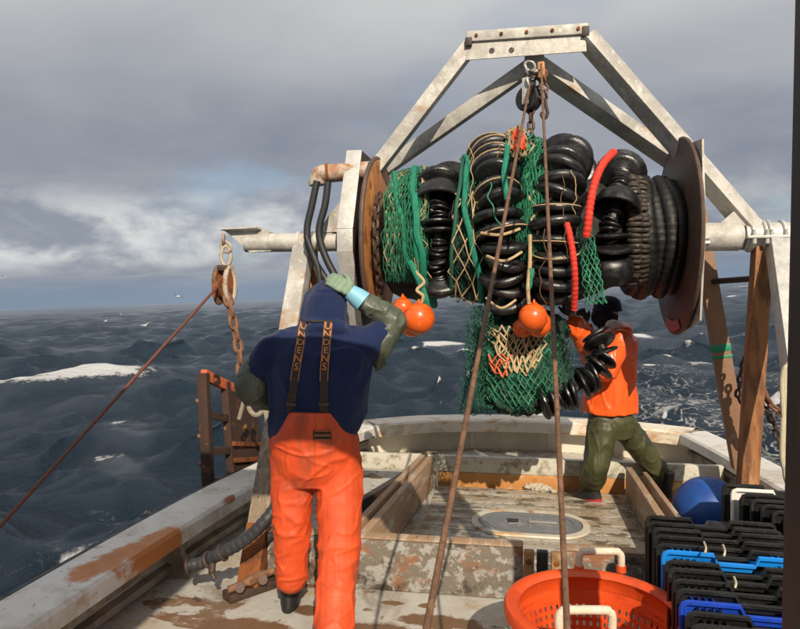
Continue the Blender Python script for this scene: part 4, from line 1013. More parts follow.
bag.part('mesh', G().net(pxnet(((480, 350), (556, 350), (554, 394), (490, 396)), .016, 11), 10, 10, .0040, .004, 51), M['green'])
bag.part('mesh', G().net(pxnet(((478, 340), (560, 340), (560, 408), (484, 408)), .006, 6), 12, 14, .0028, .006, 52), M['green'])
bag.part('mesh', G().net(pxnet(((462, 320), (566, 320), (572, 400), (470, 412)), .004, 8), 26, 36, .0024, .005, 53), M['green_dark'])
bag.part('mesh', G().net(pxnet(((484, 328), (552, 322), (540, 360), (500, 362)), .022, 12), 8, 7, .0062, .005, 54), M['tan'], label='coarse tan mesh at the top')
bag.part('mesh', G().net(pxnet(((490, 332), (545, 330), (536, 366), (504, 366)), .030, 8), 6, 5, .0058, .009, 55), M['tan'], label='coarse tan mesh at the top')
bag.part('mesh', G().net(pxnet(((486, 352), (510, 356), (508, 374), (494, 372)), .03, 2), 3, 4, .007, .012, 56), M['orange_twine'], label='orange mesh patch')
bag.part('mesh', G().net(pxnet(((545, 326), (574, 340), (574, 388), (540, 396)), .014, 2), 8, 14, .0022, .005, 57), M['green_dark'])
# thin dark curtain of netting hanging at the left of the bag
def curt(u, v):
    a = lerp(at(470, 306, 4.45), at(457, 414, 4.5), v); b = lerp(at(502, 306, 4.45), at(490, 416, 4.5), v)
    return lerp(a, b, u)+V(0, .05*math.sin(u*7+v*2), 0)
bag.part('curtain', G().net(curt, 14, 56, .0024, .005, 61), M['green_dark']); bag.part('curtain', G().net(lambda u, v: curt(u*.8+.1, v*.98)+V(0, .07, 0), 14, 50, .0026, .008, 62), M['green_dark'])

# ------------------------------------------------------------------ block, chain and wires at the gantry head
hb = Thing('hoisting_block', 'round black block with shackles hanging under the gantry head', 'block', at(530, 98, 4.95))
hb.part('sheave', G().lathe([(.02, -.045), (.085, -.045), (.095, -.03), (.07, 0), (.095, .03), (.085, .045), (.02, .045)], at(529, 99, 4.95), V(.5, .85, 0), 26), M['rubber_dull'])
for s_ in (-1, 1):
    c = at(529, 96, 4.95)+V(.5, .85, 0)*.055*s_
    hb.part('cheek', G().beam(c+V(0, 0, .12), c+V(0, 0, -.07), .05, .012, (.5, .85, 0), .003), M['galv'])
for k_, (px, py, ang_) in enumerate(((526, 70, 0), (531, 76, 1), (528, 84, 0), (535, 82, 1), (530, 66, 1))):
    hb.part('shackle', G().torus(at(px, py, 4.9), .030, .010, (1-ang_, ang_*.8, .3), 14, 6, 1, 1.35), M['chain_dark'] if k_ % 2 else M['galv'])
chain('hoist_chain', 'short dark chain from the black block down to the net', [at(531, 110, 4.95), at(531, 128, 4.93), at(533, 148, 4.9)], .085, .06, .012, M['chain_dark'])
hk = Thing('lifting_hook', 'rusty hook on a short shackle chain beside the black block', 'hook', at(545, 116, 4.85))
hk.part('hook', G().tube(spline([at(545, 98, 4.85), at(546, 106, 4.85), at(547.5, 113, 4.85), at(545, 118, 4.85), at(541.5, 116, 4.85), at(541.5, 112, 4.85)], 8), [.012]*20+[.013]*10+[.010]*8+[.006]*3, 8), M['chain_dark'])
for k_, (px, py) in enumerate(((543, 73), (545, 80), (544, 87), (546, 94))): hk.part('link', G().torus(at(px, py, 4.85), .022, .009, (k_ % 2, 1-k_ % 2, .2), 12, 6, 1, 1.5), M['rust_chain'])
hk.part('shackle', G().beam(at(541, 62, 4.85), at(542, 78, 4.85), .05, .03, (0, 1, 0), .01), M['rust_flange'])
def wire(name, label, a, b, r, mat, sag=0):
    pts = [lerp(a, b, i/24)-V(0, 0, sag*4*(i/24)*(1-i/24)) for i in range(25)]
    return single(name, G().tube(pts, r, 10), mat, label, 'wire', b, 'wires leading forward')
wA, wB = at(530, 84, 4.93), atd(419, 668, 1.42)
wire('hauling_wire', 'rusty brown wire slanting from the gantry block to the lower left', wA, wB, .0088, M['wire'])
wA, wB = at(541, 64, 4.80), atd(569, 668, 1.52)
wire('hauling_wire', 'rusty brown wire dropping almost straight past the orange basket', wA, wB, .0085, M['wire'])
# port towing block
M['link_pale'] = material('pale_rusty_link', (.44, .38, .32), .6, .2, [((.28, .14, .07), 14, .46, .64, .85), ((.10, .06, .04), 22, .56, .70, .7)], [(60, .4)])
tb = Thing('towing_block', 'rusty towing block hanging on a pale shackle from the port beam end', 'block', at(225, 285, 4.75))
for k_, (px, py, mt) in enumerate(((223.5, 240, 'link_pale'), (226, 247, 'link_pale'))): tb.part('shackle', G().torus(at(px, py, 4.78), .036, .012, (.8-.7*k_, .3+.6*k_, 0), 16, 7, 1, 1.3), M[mt])
def oblong(c, hx, hz_, r, d_=(1, 0, 0), n=26):
    d_ = Vector(d_).normalized(); return G().tube([c+d_*(hx*math.cos(2*math.pi*i/n))+V(0, 0, hz_*math.sin(2*math.pi*i/n)) for i in range(n)], r, 8, closed=True)
tb.part('long_link', oblong(at(226, 256, 4.78), .036, .075, .015, (.9, .3, 0)), M['link_pale'])
tb.part('head', G().box(at(224, 268, 4.75), (.085, .08, .045), None, .012), M['chain_dark'])
for px, s_, mt in ((219, -1, 'rust_chain'), (230, 1, 'link_pale')):
    c = at(px, 285, 4.75); tb.part('cheek', G().add(*(lambda o: (o.v, o.f))(oblong(c, .046, .135, .021, (.45, .9, 0)))), M[mt])
    tb.part('cheek_plate', G().loft([(c+V(.3, -.15, 0)*t_*.02, V(.45, .9, 0)*.040, V(0, 0, .122)) for t_ in (-1, 1)], 20), M['rust'])
tb.part('sheave', G().lathe([(.02, -.03), (.085, -.03), (.07, 0), (.085, .03), (.02, .03)], at(224.5, 288, 4.75), V(.9, -.4, 0), 22), M['rust'])
chain('door_chain', 'rusty chain hanging from the towing block to the trawl door', [at(228, 300, 4.72), at(233, 320, 4.70), at(238, 345, 4.68), at(241, 366, 4.66), at(241, 378, 4.64)], .125, .085, .017, M['rust_chain'])
wire('towing_wire', 'red brown towing wire slanting from the port block to the left edge', at(221, 283, 4.72), atd(-30, 559, 3.0), .0098, M['wire_red'])

# ------------------------------------------------------------------ port rail gear
door = Thing('trawl_door', 'rusty steel trawl door frame with a red top edge hung outside the port rail', 'trawl door', at(215, 497, 4.75))
dA, dB = at(203, 373, 4.42), at(252, 392, 5.15); dC, dD = at(209, 498, 4.42), at(262, 486, 5.15)
dirx = (dB-dA).normalized(); M['door_red'] = material('red_rusty_edge', (.50, .10, .035), .6, 0, [((.30, .11, .03), 9, .45, .65, .8), ((.62, .30, .07), 12, .58, .7, .7)], [(30, .4)])
M['door_rust'] = material('door_rust', (.05, .024, .016), .75, .1, [((.26, .095, .028), 6, .57, .70, .9), ((.035, .02, .015), 12, .48, .66, .8), ((.55, .24, .05), 14, .62, .72, .8)], [(24, .6), (90, .4)])
door.part('post', G().beam(dA, dC, .075, .06, (0, 1, 0), .006), M['door_rust'])
dm0, dm1 = lerp(dA, dB, .42), lerp(dC, dD, .42)
door.part('post', G().beam(dm0, dm1, .06, .06, (0, 1, 0), .006), M['door_rust'])
door.part('top_plate', G().beam(dA+V(0, 0, -.01), dB+V(0, 0, -.05), .05, .075, (0, 0, 1), .006), M['door_red'])
door.part('eye_plate', G().lathe([(.02, -.03), (.042, -.03), (.042, .03), (.02, .03)], lerp(dA, dB, .22)+V(-.0, -.03, -.005), V(1, -.4, 0), 16, True), M['dark_post'])
for f_ in (.33, .62, .88): door.part('cross_bar', G().beam(lerp(dA, dC, f_), lerp(dm0, dm1, f_), .05, .055, (0, 0, 1), .005), M['door_rust'])
g = G().prism([lerp(dm0, dm1, .08), lerp(dB, dD, .06), lerp(dB, dD, .99), lerp(dm0, dm1, .97)], V(.03, .015, 0)); door.part('plate', g, M['door_rust'])
for f_ in (.55, .70): door.part('plate_rib', G().beam(lerp(dm0, dm1, f_)+V(.03, -.02, 0), lerp(dB, dD, f_)+V(.03, -.02, 0), .05, .035, (0, 0, 1), .005), M['rust'])
for f_ in (.22, .50, .72): door.part('rivet', G().ball(lerp(dA, dC, f_)+V(-.042, -.02, 0), .018, 10), M['rust_chain'])
door.part('shoe', G().beam(lerp(dA, dC, .9)+V(-.03, 0, 0), dC+V(-.03, 0, -.05), .09, .09, (0, 1, 0), .02), M['door_rust'])
M['rope_dull'] = material('dull_rope', (.25, .22, .17), .85, 0, [((.38, .35, .28), 18, .5, .7, .6), ((.12, .09, .06), 12, .52, .7, .7)], [(140, .6)])
rl = Thing('tied_rope', 'pale worn rope loops and toggle hanging inside the trawl door', 'rope', at(258, 402, 4.7))
rl.part('loop', G().tube(spline([at(250, 398, 4.6), at(249, 408, 4.58), at(255, 415, 4.57), at(262, 411, 4.6), at(263, 398, 4.62)], 8), .018, 8), M['rope_dull'])
rl.part('loop', G().tube(spline([at(262, 396, 4.62), at(266, 412, 4.6), at(269, 428, 4.6), at(266, 396, 4.66)], 8), .020, 8), M['rope_dull'])
rl.part('toggle', G().lathe([(0, 0), (.016, 0), (.016, .13), (0, .13)], at(239, 419, 4.55), at(243, 404, 4.55)-at(239, 419, 4.55), 10), M['rope_dull'])
bl = Thing('deck_cleat', 'black rusty cleat bolted to deck at the foot of the port gantry leg', 'cleat', gz(250, 590))
bp = gz(250, 593); e1 = (gz(275, 578)-gz(226, 596)).normalized()
bl.part('base', G().beam(gz(226, 597, .025), gz(276, 580, .025), .10, .05, (0, 0, 1), .012), M['chain_dark'])
bl.part('horn', G().tube(spline([gz(228, 590, .07), gz(240, 585, .085), gz(258, 577, .09), gz(273, 571, .10)], 6), [.02]*9+[.03]*6+[.02]*4, 10), M['rust_chain'])
for x_, y_ in ((240, 588), (263, 580)): bl.part('leg', G().tube([gz(x_, y_, .02), gz(x_, y_, .085)], .026, 10), M['chain_dark'])
hs = Thing('suction_hose', 'thick black hose sagging along the inside of the port bulwark', 'hose', gz(240, 560, .1))
hp = spline([atd(186, 566, 3.55), atd(204, 562, 3.55), atd(218, 555, 3.52), atd(245, 540, 3.5), atd(266, 520, 3.5), atd(281, 500, 3.55)], 10)
hs.part('tube', G().tube([p for p, _ in resample(hp, .012)], [.034*(1+.07*math.sin(i*2.0)) for i in range(len(resample(hp, .012)))], 12), M['hose'])
for f_ in (2, 14, 22): hs.part('clamp', G().torus(hp[f_], .040, .009, hp[f_+1]-hp[f_], 16, 6), M['chain_dark'])
hs.part('tail', G().tube(spline([hp[18]+V(0, -.02, -.02), hp[18]+V(0, -.03, -.07), hp[18]+V(.02, -.04, -.10)], 5), [.02]*6+[.012]*5, 8), M['chain_dark'])

# starboard chains, rope coil
chain('bight_of_chain', 'dark chain looped behind the orange rusted starboard leg', [at(745, 358, 5.05), at(741, 375, 5.06), at(738, 395, 5.06), at(741, 403, 5.07), at(746, 398, 5.08), at(748, 372, 5.08)], .075, .055, .011, M['chain_dark'])
chain('bight_of_chain', 'rusty chain slung between the starboard legs towards the rope coil', [at(758, 378, 4.95), at(764, 395, 4.9), at(772, 406, 4.85), at(785, 416, 4.8)], .085, .06, .013, M['rust_chain'])
chain('bight_of_chain', 'dark chain tail hanging below the rusty one at the starboard legs', [at(764, 396, 4.92), at(768, 412, 4.92), at(775, 426, 4.92), at(779, 442, 4.92)], .08, .058, .012, M['chain_dark'])
rc_ = Thing('rope_coil', 'pale rope coil hanging in long loops beside the galvanised starboard leg', 'rope', at(786, 420, 3.9))
rq = random.Random(9)
for k_ in range(7):
    x_ = 782+k_*2.4; top = 366+rq.uniform(-3, 4); bot = 478+rq.uniform(-16, 8); Yk = 3.95+.015*k_
    rc_.part('loop', G().tube(spline([at(x_+2, top+60, Yk), at(x_, top+15, Yk), at(x_+5, top, Yk), at(x_+9, top+20, Yk+.04), at(x_+8, (top+bot)/2, Yk+.04), at(x_+7, bot-8, Yk), at(x_+3.5, bot, Yk), at(x_+0, bot-14, Yk-.02), at(x_+1, (top+bot)/2, Yk-.02)], 7), .0125, 8), M['rope_pale'])

# ------------------------------------------------------------------ orange basket
bc = gz(596, 606, .42); br = .348
bk = Thing('fish_basket', 'big round orange plastic basket with cream handles standing on deck', 'basket', V(bc.x, bc.y, 0))
B0 = V(bc.x, bc.y, 0)
def ringpt(r, a, zz): return B0+V(r*math.cos(a), r*math.sin(a), zz)
g = G(); prof = [(br-.045, .405), (br-.035, .418), (br-.012, .426), (br+.008, .420), (br+.016, .405), (br+.016, .378), (br+.008, .374), (br-.002, .378), (br-.010, .345), (br-.028, .345), (br-.030, .385)]
g.lathe(prof, B0, (0, 0, 1), 72, True); bk.part('rim', g, M['basket'])
# perforated wall: rows of ribs and hoops with gaps between
def rw(zz): return lerp(.27, br-.015, zz/.36)
zs = [.0, .035, .07, .105, .14, .175, .21, .245, .28, .305, .35]
for z0 in zs[:-1]:
    h_ = .013; r0 = rw(z0)
    bk.part('hoop', G().lathe([(r0-.007, z0), (r0+.003, z0), (r0+.004, z0+h_), (r0-.006, z0+h_)], B0, (0, 0, 1), 56, True), M['basket'])
bk.part('upper_band', G().lathe([(rw(.295)-.007, .295), (rw(.295)+.003, .295), (rw(.36)+.003, .36), (rw(.36)-.007, .36)], B0, (0, 0, 1), 64, True), M['basket'])
g = G(); NB = 64
for i in range(NB):
    a = 2*math.pi*i/NB; t_ = V(-math.sin(a), math.cos(a), 0); rd_ = V(math.cos(a), math.sin(a), 0)
    p0 = ringpt(rw(0), a, 0); p1 = ringpt(rw(.30), a, .30)
    g.prism([p0-t_*.0085, p0+t_*.0085, p1+t_*.010, p1-t_*.010], -rd_*.007)
bk.part('wall_ribs', g, M['basket'], kind='stuff')
bk.part('base', G().lathe([(0, .004), (.272, .004), (.272, .012), (0, .012)], B0, (0, 0, 1), 48), M['basket'])
for (x0, x1, y0, y1, zz) in ((579, 621, 571, 551, .41), (559, 612, 634, 606, .41)):
    a = gz(x0, y0, zz); b = gz(x1, y0, zz)
    up = V(0, 0, .090); pts = [a, a+up*.72, lerp(a, b, .06)+up*.93, lerp(a, b, .16)+up, lerp(a, b, .84)+up, lerp(a, b, .94)+up*.93, b+up*.72, b]
    h = bk.part('handle', G().tube(spline(pts, 6), .0165, 10), M['handle'])
    for q in (a, b): bk.part('handle_boss', G().lathe([(.012, 0), (.024, 0), (.021, .028), (.012, .028)], q+V(0, 0, -.002), (0, 0, 1), 12), M['basket'], parent=h)
for px, py in ((516, 618), (680, 620)):
    a = gz(px, py, .36); bk.part('side_knot', G().ball(a, .02, 10), M['handle'])

# blue buoy
bb = atd(708, 508, 4.38)
by = Thing('blue_buoy', 'big round blue buoy lying on deck behind the black totes', 'buoy', V(bb.x, bb.y, 0))
by.part('ball', G().ball(V(bb.x, bb.y, .222), .220, 36), M['ball_blue'])
by.part('eye', G().torus(V(bb.x+.17, bb.y+.1, .33), .03, .013, (0, 1, .3), 14, 8), M['ball_blue'])
# rag and spatter on the pen floor
rg = G()
for px, py, r_ in ((524, 484, .05), (534, 487, .06), (544, 489, .05), (538, 483, .035), (553, 491, .03)): rg.ball(gz(px, py, .035), r_, 12, (1.5, .8, .55))
rgm = organic(rg, 'cloth', gz(537, 488), .009, 3, .02, 16, (1, 1, 1), .01, 40)
rt = Thing('crumpled_rag', 'crumpled off white rag lying at the foot of the aft board', 'rag', gz(537, 488)); rt.part('cloth', rgm, M['rag'])

# ------------------------------------------------------------------ nested totes lying on their sides
def tote_meshes(matname):
    """one tote lying on its side: rim faces -Y; local origin at rim centre bottom-left"""
    W, Ht, Dp = .58, .52, .34
    sh = G(); th = .012
    # stepped rim: flat, dip for the hand hold, flat
    top = [(0.0, Ht-.022), (.006, Ht-.007), (.022, Ht), (.200, Ht), (.217, Ht-.036), (.363, Ht-.036), (.380, Ht), (W-.022, Ht), (W-.006, Ht-.007), (W, Ht-.022)]
    loop = [(0.03, 0), (0, .03)]+top+[(W, .03), (W-.03, 0)]
    c = V(W/2, 0, Ht/2)
    outer_ = [V(x, 0, z_) for x, z_ in loop]; n_ = len(outer_)
    def scale(k_, y_): return [V(c.x+(p.x-c.x)*(1-k_/ (W/2)), y_, c.z+(p.z-c.z)*(1-k_/(Ht/2))) for p in outer_]
    L = [outer_, [p+V(0, .014, 0) for p in outer_], scale(.024, .014), scale(.045, .10), scale(.085, Dp), scale(.085+th, Dp), ]
    inn = [scale(.024+th*.9, .004), scale(.045+th, .10), scale(.085+th, Dp-th)]
    vs = []; fs = []
    rings = L[:5]
    for r_ in rings: vs += r_
    for i in range(4):
        for j in range(n_): fs.append((i*n_+j, i*n_+(j+1) % n_, (i+1)*n_+(j+1) % n_, (i+1)*n_+j))
    fs.append(tuple(4*n_+j for j in range(n_)))
    b0 = len(vs)
    for r_ in inn: vs += r_
    for i in range(2):
        for j in range(n_): fs.append((b0+i*n_+j, b0+(i+1)*n_+j, b0+(i+1)*n_+(j+1) % n_, b0+i*n_+(j+1) % n_))
    fs.append(tuple(b0+2*n_+j for j in range(n_-1, -1, -1)))
    for j in range(n_): fs.append((j, b0+j, b0+(j+1) % n_, (j+1) % n_))
    sh.add(vs, fs); shell = sh.mesh('shell'); shell.materials.append(M[matname])
    rm = G()
    rp_ = [p+V(0, -.006, 0) for p in outer_]; rm.tube(rp_, .011, 6, closed=True)
    rim = rm.mesh('rim'); rim.materials.append(M[matname])
    rb = G()
    for x_ in (.05, .075, .10, .125, .455, .48, .505, .53): rb.box((x_, .045, Ht-.014), (.007, .07, .014), None, .0015)
    ribs = rb.mesh('rib'); ribs.materials.append(M[matname])
    return shell, rim, ribs
TM = {k_: tote_meshes(k_) for k_ in ('tote_black', 'tote_blue', 'tote_navy', 'tote_white')}
def tote(kind, p, rotz, lab, grp, tilt=0.0):
    o = bpy.data.objects.new('fish_tote', None); link(o); ABOARD.append(o)
    o.location = p; o.rotation_euler = (tilt, 0, rotz); o['label'] = lab; o['category'] = 'tote'; o['group'] = grp
    for nm, me_ in zip(('shell', 'rim', 'rib'), TM[kind]):
        c = bpy.data.objects.new(nm, me_); link(c); c.parent = o
        if nm == 'rib': c['kind'] = 'stuff'
    return o
ftop = .555
pt0 = gz(649, 518, ftop); pt1 = gz(687, 607, ftop)
rq = random.Random(4); step_ = .095
names = ['second', 'third', 'fourth', 'fifth', 'sixth', 'seventh', 'eighth', 'ninth', 'tenth']
i = 0; y_ = pt0.y
kinds = ['tote_black']*5+['tote_blue']+['tote_black']*4+['tote_navy']+['tote_black']*2
xl0 = pt0.x
M_lab = {0: 'black tote lying on its side, farthest of the nested row beside the basket'}
bi = 0
for i, kd in enumerate(kinds):
    yy = pt0.y-.088*i; xx = lerp(pt0.x, pt1.x, min(1.4, (pt0.y-yy)/max(.01, pt0.y-pt1.y)))+rq.uniform(-.006, .006)
    if kd == 'tote_blue': lb = 'bright blue tote in the middle of the nested black row'
    elif kd == 'tote_navy': lb = 'deep blue tote near the front end of the nested row'
    elif i < 5: lb = ('black tote farthest back in the nested row beside the buoy', 'black tote next to the farthest one in the nested row', 'black tote in the middle of the five behind the bright blue one', 'black tote two behind the bright blue one', 'black tote directly behind the bright blue one')[i]
    elif i < 10: lb = ('black tote directly in front of the bright blue one', 'black tote two in front of the bright blue one', 'black tote two behind the deep blue one', 'black tote directly behind the deep blue one')[i-6]
    elif i == 11: lb = 'black tote directly in front of the deep blue one'
    else: lb = 'black tote two in front of the deep blue one, nearest of its row'
    tote(kd, V(xx, yy, .035+rq.uniform(-.004, .004)-.002*i), rad(-2+rq.uniform(-.8, .8)), lb, 'nested totes in the near row', rad(-4))
p2 = gz(737, 492, .60)
kinds2 = ['tote_black', 'tote_white']+['tote_black']*9
for i, kd in enumerate(kinds2):
    yy = p2.y+.10-.088*i; xx = p2.x-.03+.02*i
    if i == 0: lb = 'black tote at the back of the far row, its side against the blue buoy'
    elif i == 1: lb = 'white tote near the back of the far row, lit along its top edge'
    else: lb = 'black tote in the far row, number %s in front of the white one' % ('one', 'two', 'three', 'four', 'five', 'six', 'seven', 'eight', 'nine')[i-2]
    tote(kd, V(xx, yy, .08), rad(-2+rq.uniform(-.8, .8)), lb.replace('number one in front', 'directly in front').replace('number ', '') if i < 3 else lb.replace('number ', '').replace(' in front', ' places in front'), 'nested totes in the far row', rad(-4))
# rubber bands hooked on the totes
for k_, (px, py, lb) in enumerate(((705, 548, 'pale rubber band hooked over the tote edges behind the blue rim, left one'), (724, 551, 'pale rubber band hooked over the tote edges behind the blue rim, right one'), (735, 583, 'pale rubber band hooked over a black tote in front of the blue rim'))):
    single('rubber_band', G().tube(spline([gz(px-1, py-6, ftop+.02), gz(px+1, py, ftop+.03), gz(px, py+5, ftop+.02)], 5), .0045, 6), M['rope_pale'], lb, 'band', gz(px, py, ftop))

# ------------------------------------------------------------------ wheelhouse end of the deck (its corner post edges the picture)
wh = Thing('wheelhouse', 'wheelhouse shelter whose dark brown corner post stands at the right edge, its unseen roof cut for shade', 'wheelhouse', V(.8, 1.3, 0))
pc = atd(796, 300, 1.55); pw = .16
wh.part('corner_post', G().box((pc.x+pw/2*1.1, pc.y+.02, 1.45), (pw, .09, 2.9), Matrix.Rotation(YAW, 3, 'Z'), .006), M['dark_post'])
M['shade_roof'] = material('shade_roof_paint', (.5, .49, .46), .6, 0, [((.3, .26, .2), 3, .5, .7, .6)], [(30, .3)])
ZR = 2.85
wh.part('shade_roof', G().prism([V(-2.3, -1.6, ZR), V(-.50, -1.6, ZR), V(-.50, .45, ZR), V(.95, .45, ZR), V(.95, 1.15, ZR), V(-2.3, 1.15, ZR)], (0, 0, .07)), M['shade_roof'], smooth=False)  # unseen slab, outline cut to shade the port deck and the man's back
wh.part('shade_wall', G().box((-1.2, -1.55, ZR/2), (2.2, .06, ZR)), M['shade_roof'], smooth=False)  # unseen wall added to shade the near deck

# ------------------------------------------------------------------ people
def ring(c, rx, ry, ax=None, fw=None):
    return (Vector(c), (ax or cR)*rx, (fw or V(-cR.y, cR.x, 0))*ry)
HF = V(-cR.y, cR.x, 0)                 # horizontal direction away from the camera
def cone(g, pts, rs, n=14):
    g.tube(spline(pts, 5), [lerp(rs[min(int(i/5), len(rs)-2)], rs[min(int(i/5)+1, len(rs)-1)], (i/5) % 1 if i < 5*(len(rs)-1) else 1) for i in range(5*(len(pts)-1)+1)], n)
    for p, r in ((pts[0], rs[0]), (pts[-1], rs[-1])): g.ball(p, r, 12)
    return g
def gh(px, py, h): q_ = gz(px, py); q_.z = h; return q_
def hand(g, wrist, fdir, back, size=1.0, curl=.5, side=1):
    """palm, four bent fingers, thumb off the side near the wrist; back = direction the back of the hand faces"""
    f = Vector(fdir).normalized(); nb = Vector(back); nb = (nb-f*nb.dot(f)).normalized(); sd_ = f.cross(nb)*side
    s = size
    for t_, w_ in ((.0, .030), (.03, .036), (.06, .042), (.09, .043)):
        for q in (-1, -.33, .33, 1): g.ball(wrist+f*t_*s+sd_*q*(w_-.016)*s, .0155*s, 10)
    for k_, (off, ln) in enumerate(((-.032, .072), (-.011, .084), (.011, .079), (.031, .060))):
        p = wrist+f*.092*s+sd_*off*s; d_ = f.copy(); r = .0098*s; pts = [p-f*.02*s, p]
        for j in range(3):
            seg = ln*s*(.42, .33, .25)[j]; ca = curl*(.5, .8, .7)[j]
            d_ = (d_*math.cos(ca)-nb*math.sin(ca)).normalized() if j == 0 else (d_*math.cos(ca)-(d_.cross(sd_)*(-1 if d_.cross(sd_).dot(nb) < 0 else 1)).normalized()*math.sin(ca)).normalized()
            p = p+d_*seg; pts.append(p)
        g.tube(pts, [r*1.1, r*1.08, r, r*.92, r*.78], 8); g.ball(p, r*.8, 8)
    tb_ = wrist+f*.028*s-sd_*.030*s
    td = (f*.75-sd_*.62-nb*.15).normalized(); p1 = tb_+td*.040*s; td2 = (f*.9-sd_*.2-nb*.35).normalized(); p2 = p1+td2*.035*s
    g.tube([tb_, p1, p2], [.0155*s, .0125*s, .0105*s], 8); g.ball(p2, .0105*s, 8); g.ball(tb_, .0155*s, 8)
    return g

# ---- person at the left: seen from behind, hood up, right hand to his head
D1 = 3.36
def L1(px, py, dd=0.0): return atd(px, py, D1+dd)
s1 = D1/FPX
base1 = gz(300, 618); base1.z = 0
man = Thing('person', 'person seen from behind in navy hoodie and orange bib trousers, hand raised to the hood', 'person', base1)
# body (under the clothes): one continuous figure
g = G()
g.loft([ring(L1(314, 452, .02), .15, .10), ring(L1(316, 420, .02), .15, .10), ring(L1(320, 370, .02), .17, .11), ring(L1(322, 344, .02), .17, .10), ring(L1(324, 328, .03), .07, .07), ring(L1(325, 318, .06), .055, .06)], 16)
g.ball(L1(325.5, 305, .09), .085, 18, (.86, 1.05, 1.22))
nf = HF
g.ball(L1(325.5, 307, .09)+nf*.085, .018, 8, (.8, 1, 1.2)); g.ball(L1(325.5, 312, .09)+nf*.07, .022, 8, (1.3, .8, .5)); 
for sx_ in (-1, 1): g.ball(L1(325.5, 306, .09)+cR*.075*sx_, .022, 8, (.4, .8, 1.3)); g.ball(L1(325.5, 304, .09)+nf*.078+cR*.03*sx_, .011, 8)
EL1, WR1 = L1(393, 322, .03), L1(360, 299, .02)
EL2, WR2 = L1(252, 386, .02), L1(292, 402, .30)
cone(g, [L1(362, 345, .02), EL1, WR1], [.055, .045, .034]); cone(g, [L1(276, 347, .02), EL2, WR2], [.055, .045, .034])
cone(g, [L1(297, 462, .02), L1(292, 525, .0), L1(291.5, 578, .05)], [.075, .052, .036]); cone(g, [L1(334, 464, .02), L1(339, 527, -.08), L1(337, 575, -.16), gz(333, 645, .08)], [.075, .052, .048, .042])
g.ball(WR1+(L1(343, 287, .03)-WR1)*.5, .035, 10); g.ball(WR2, .036, 10)
man.part('body', organic(g, 'body', base1, .014, 3), M['skin'])
# hooded sweatshirt
g = G()
g.loft([ring(L1(312, 437, .02), .222, .165), ring(L1(314, 428, .01), .238, .18), ring(L1(318, 405, 0), .250, .185), ring(L1(320, 375, 0), .268, .19), ring(L1(322, 352, 0), .268, .172), ring(L1(323, 340, .01), .235, .142), ring(L1(324, 330, .02), .155, .11), ring(L1(325, 322, .04), .11, .11)], 26)
g.loft([ring(L1(324, 331, .04), .125, .120), ring(L1(325, 320, .05), .124, .132), ring(L1(325.5, 306, .07), .117, .134), ring(L1(327, 295, .08), .104, .122), ring(L1(329, 286.5, .09), .076, .09), ring(L1(331, 282, .10), .035, .04)], 22)
g.tube(spline([L1(303, 333, -.03), L1(312, 328, -.075), L1(326, 327, -.085), L1(340, 328, -.075), L1(348, 333, -.03)], 6), [.02]*5+[.036]*15+[.02]*5, 10)
cone(g, [L1(292, 352, .02), L1(276, 357, .02), L1(263, 367, .02), L1(257, 375, .02)], [.128, .118, .098, .088])
cone(g, [L1(352, 350, .01), L1(366, 345, .01), L1(376, 338, .015), L1(381, 333, .02)], [.12, .100, .082, .074])
hm = organic(g, 'hooded_sweatshirt', base1, .009, 5, .017, 3.8, (1, 1, .75), .004, 14, ((L1(381, 333, .02), .16), (L1(256, 374, .02), .14), (float(L1(313, 437).z), .10)))
man.part('hooded_sweatshirt', hm, M['navy'])
# hem band
# oilskin sleeves
g = G(); cone(g, [L1(259, 368, .02), L1(253, 383, .02), L1(258, 392, .06), L1(275, 398, .18), L1(290, 402, .29)], [.088, .094, .088, .070, .055])
man.part('oilskin_sleeve', organic(g, 'oilskin_sleeve', base1, .008, 4, .013, 8, (1, 1, 1), .004, 22, ((L1(259, 369, .02), .17),)), M['olive_grey'])
g = G(); cone(g, [L1(379, 343, .02), L1(388, 331, .03), L1(391, 321, .03), L1(380, 312, .025), L1(364, 302, .02)], [.080, .074, .070, .066, .052])
g.loft([ring(L1(377, 371, .03), .012, .03), ring(L1(380, 355, .03), .055, .05), ring(L1(386, 338, .03), .062, .055)], 14)
man.part('oilskin_sleeve', organic(g, 'oilskin_sleeve', base1, .008, 4, .013, 9, (1, 1, 1), .004, 24, ((L1(379, 343, .02), .12),)), M['olive_grey'])
# gloves
g = G(); W1 = L1(357, 297, .015); gd = (L1(338, 283.5, .02)-W1)
hand(g, L1(352, 293, .0), gd, V(.1, -.9, .45), 1.0, .55, -1)
gl = man.part('glove', organic(g, 'glove', base1, .0055, 3), M['glove'])
man.part('glove_cuff', G().tube([L1(349.5, 291.5, .005), L1(356, 296.5, .01), L1(363, 302, .012)], [.040, .050, .056], 18), M['cuff'], parent=gl)
g = G(); hand(g, L1(293, 403, .31), V(.7, .2, -.1), V(0, .6, .8), 1.0, .8, 1); gl = man.part('glove', organic(g, 'glove', base1, .006, 3), M['glove'])
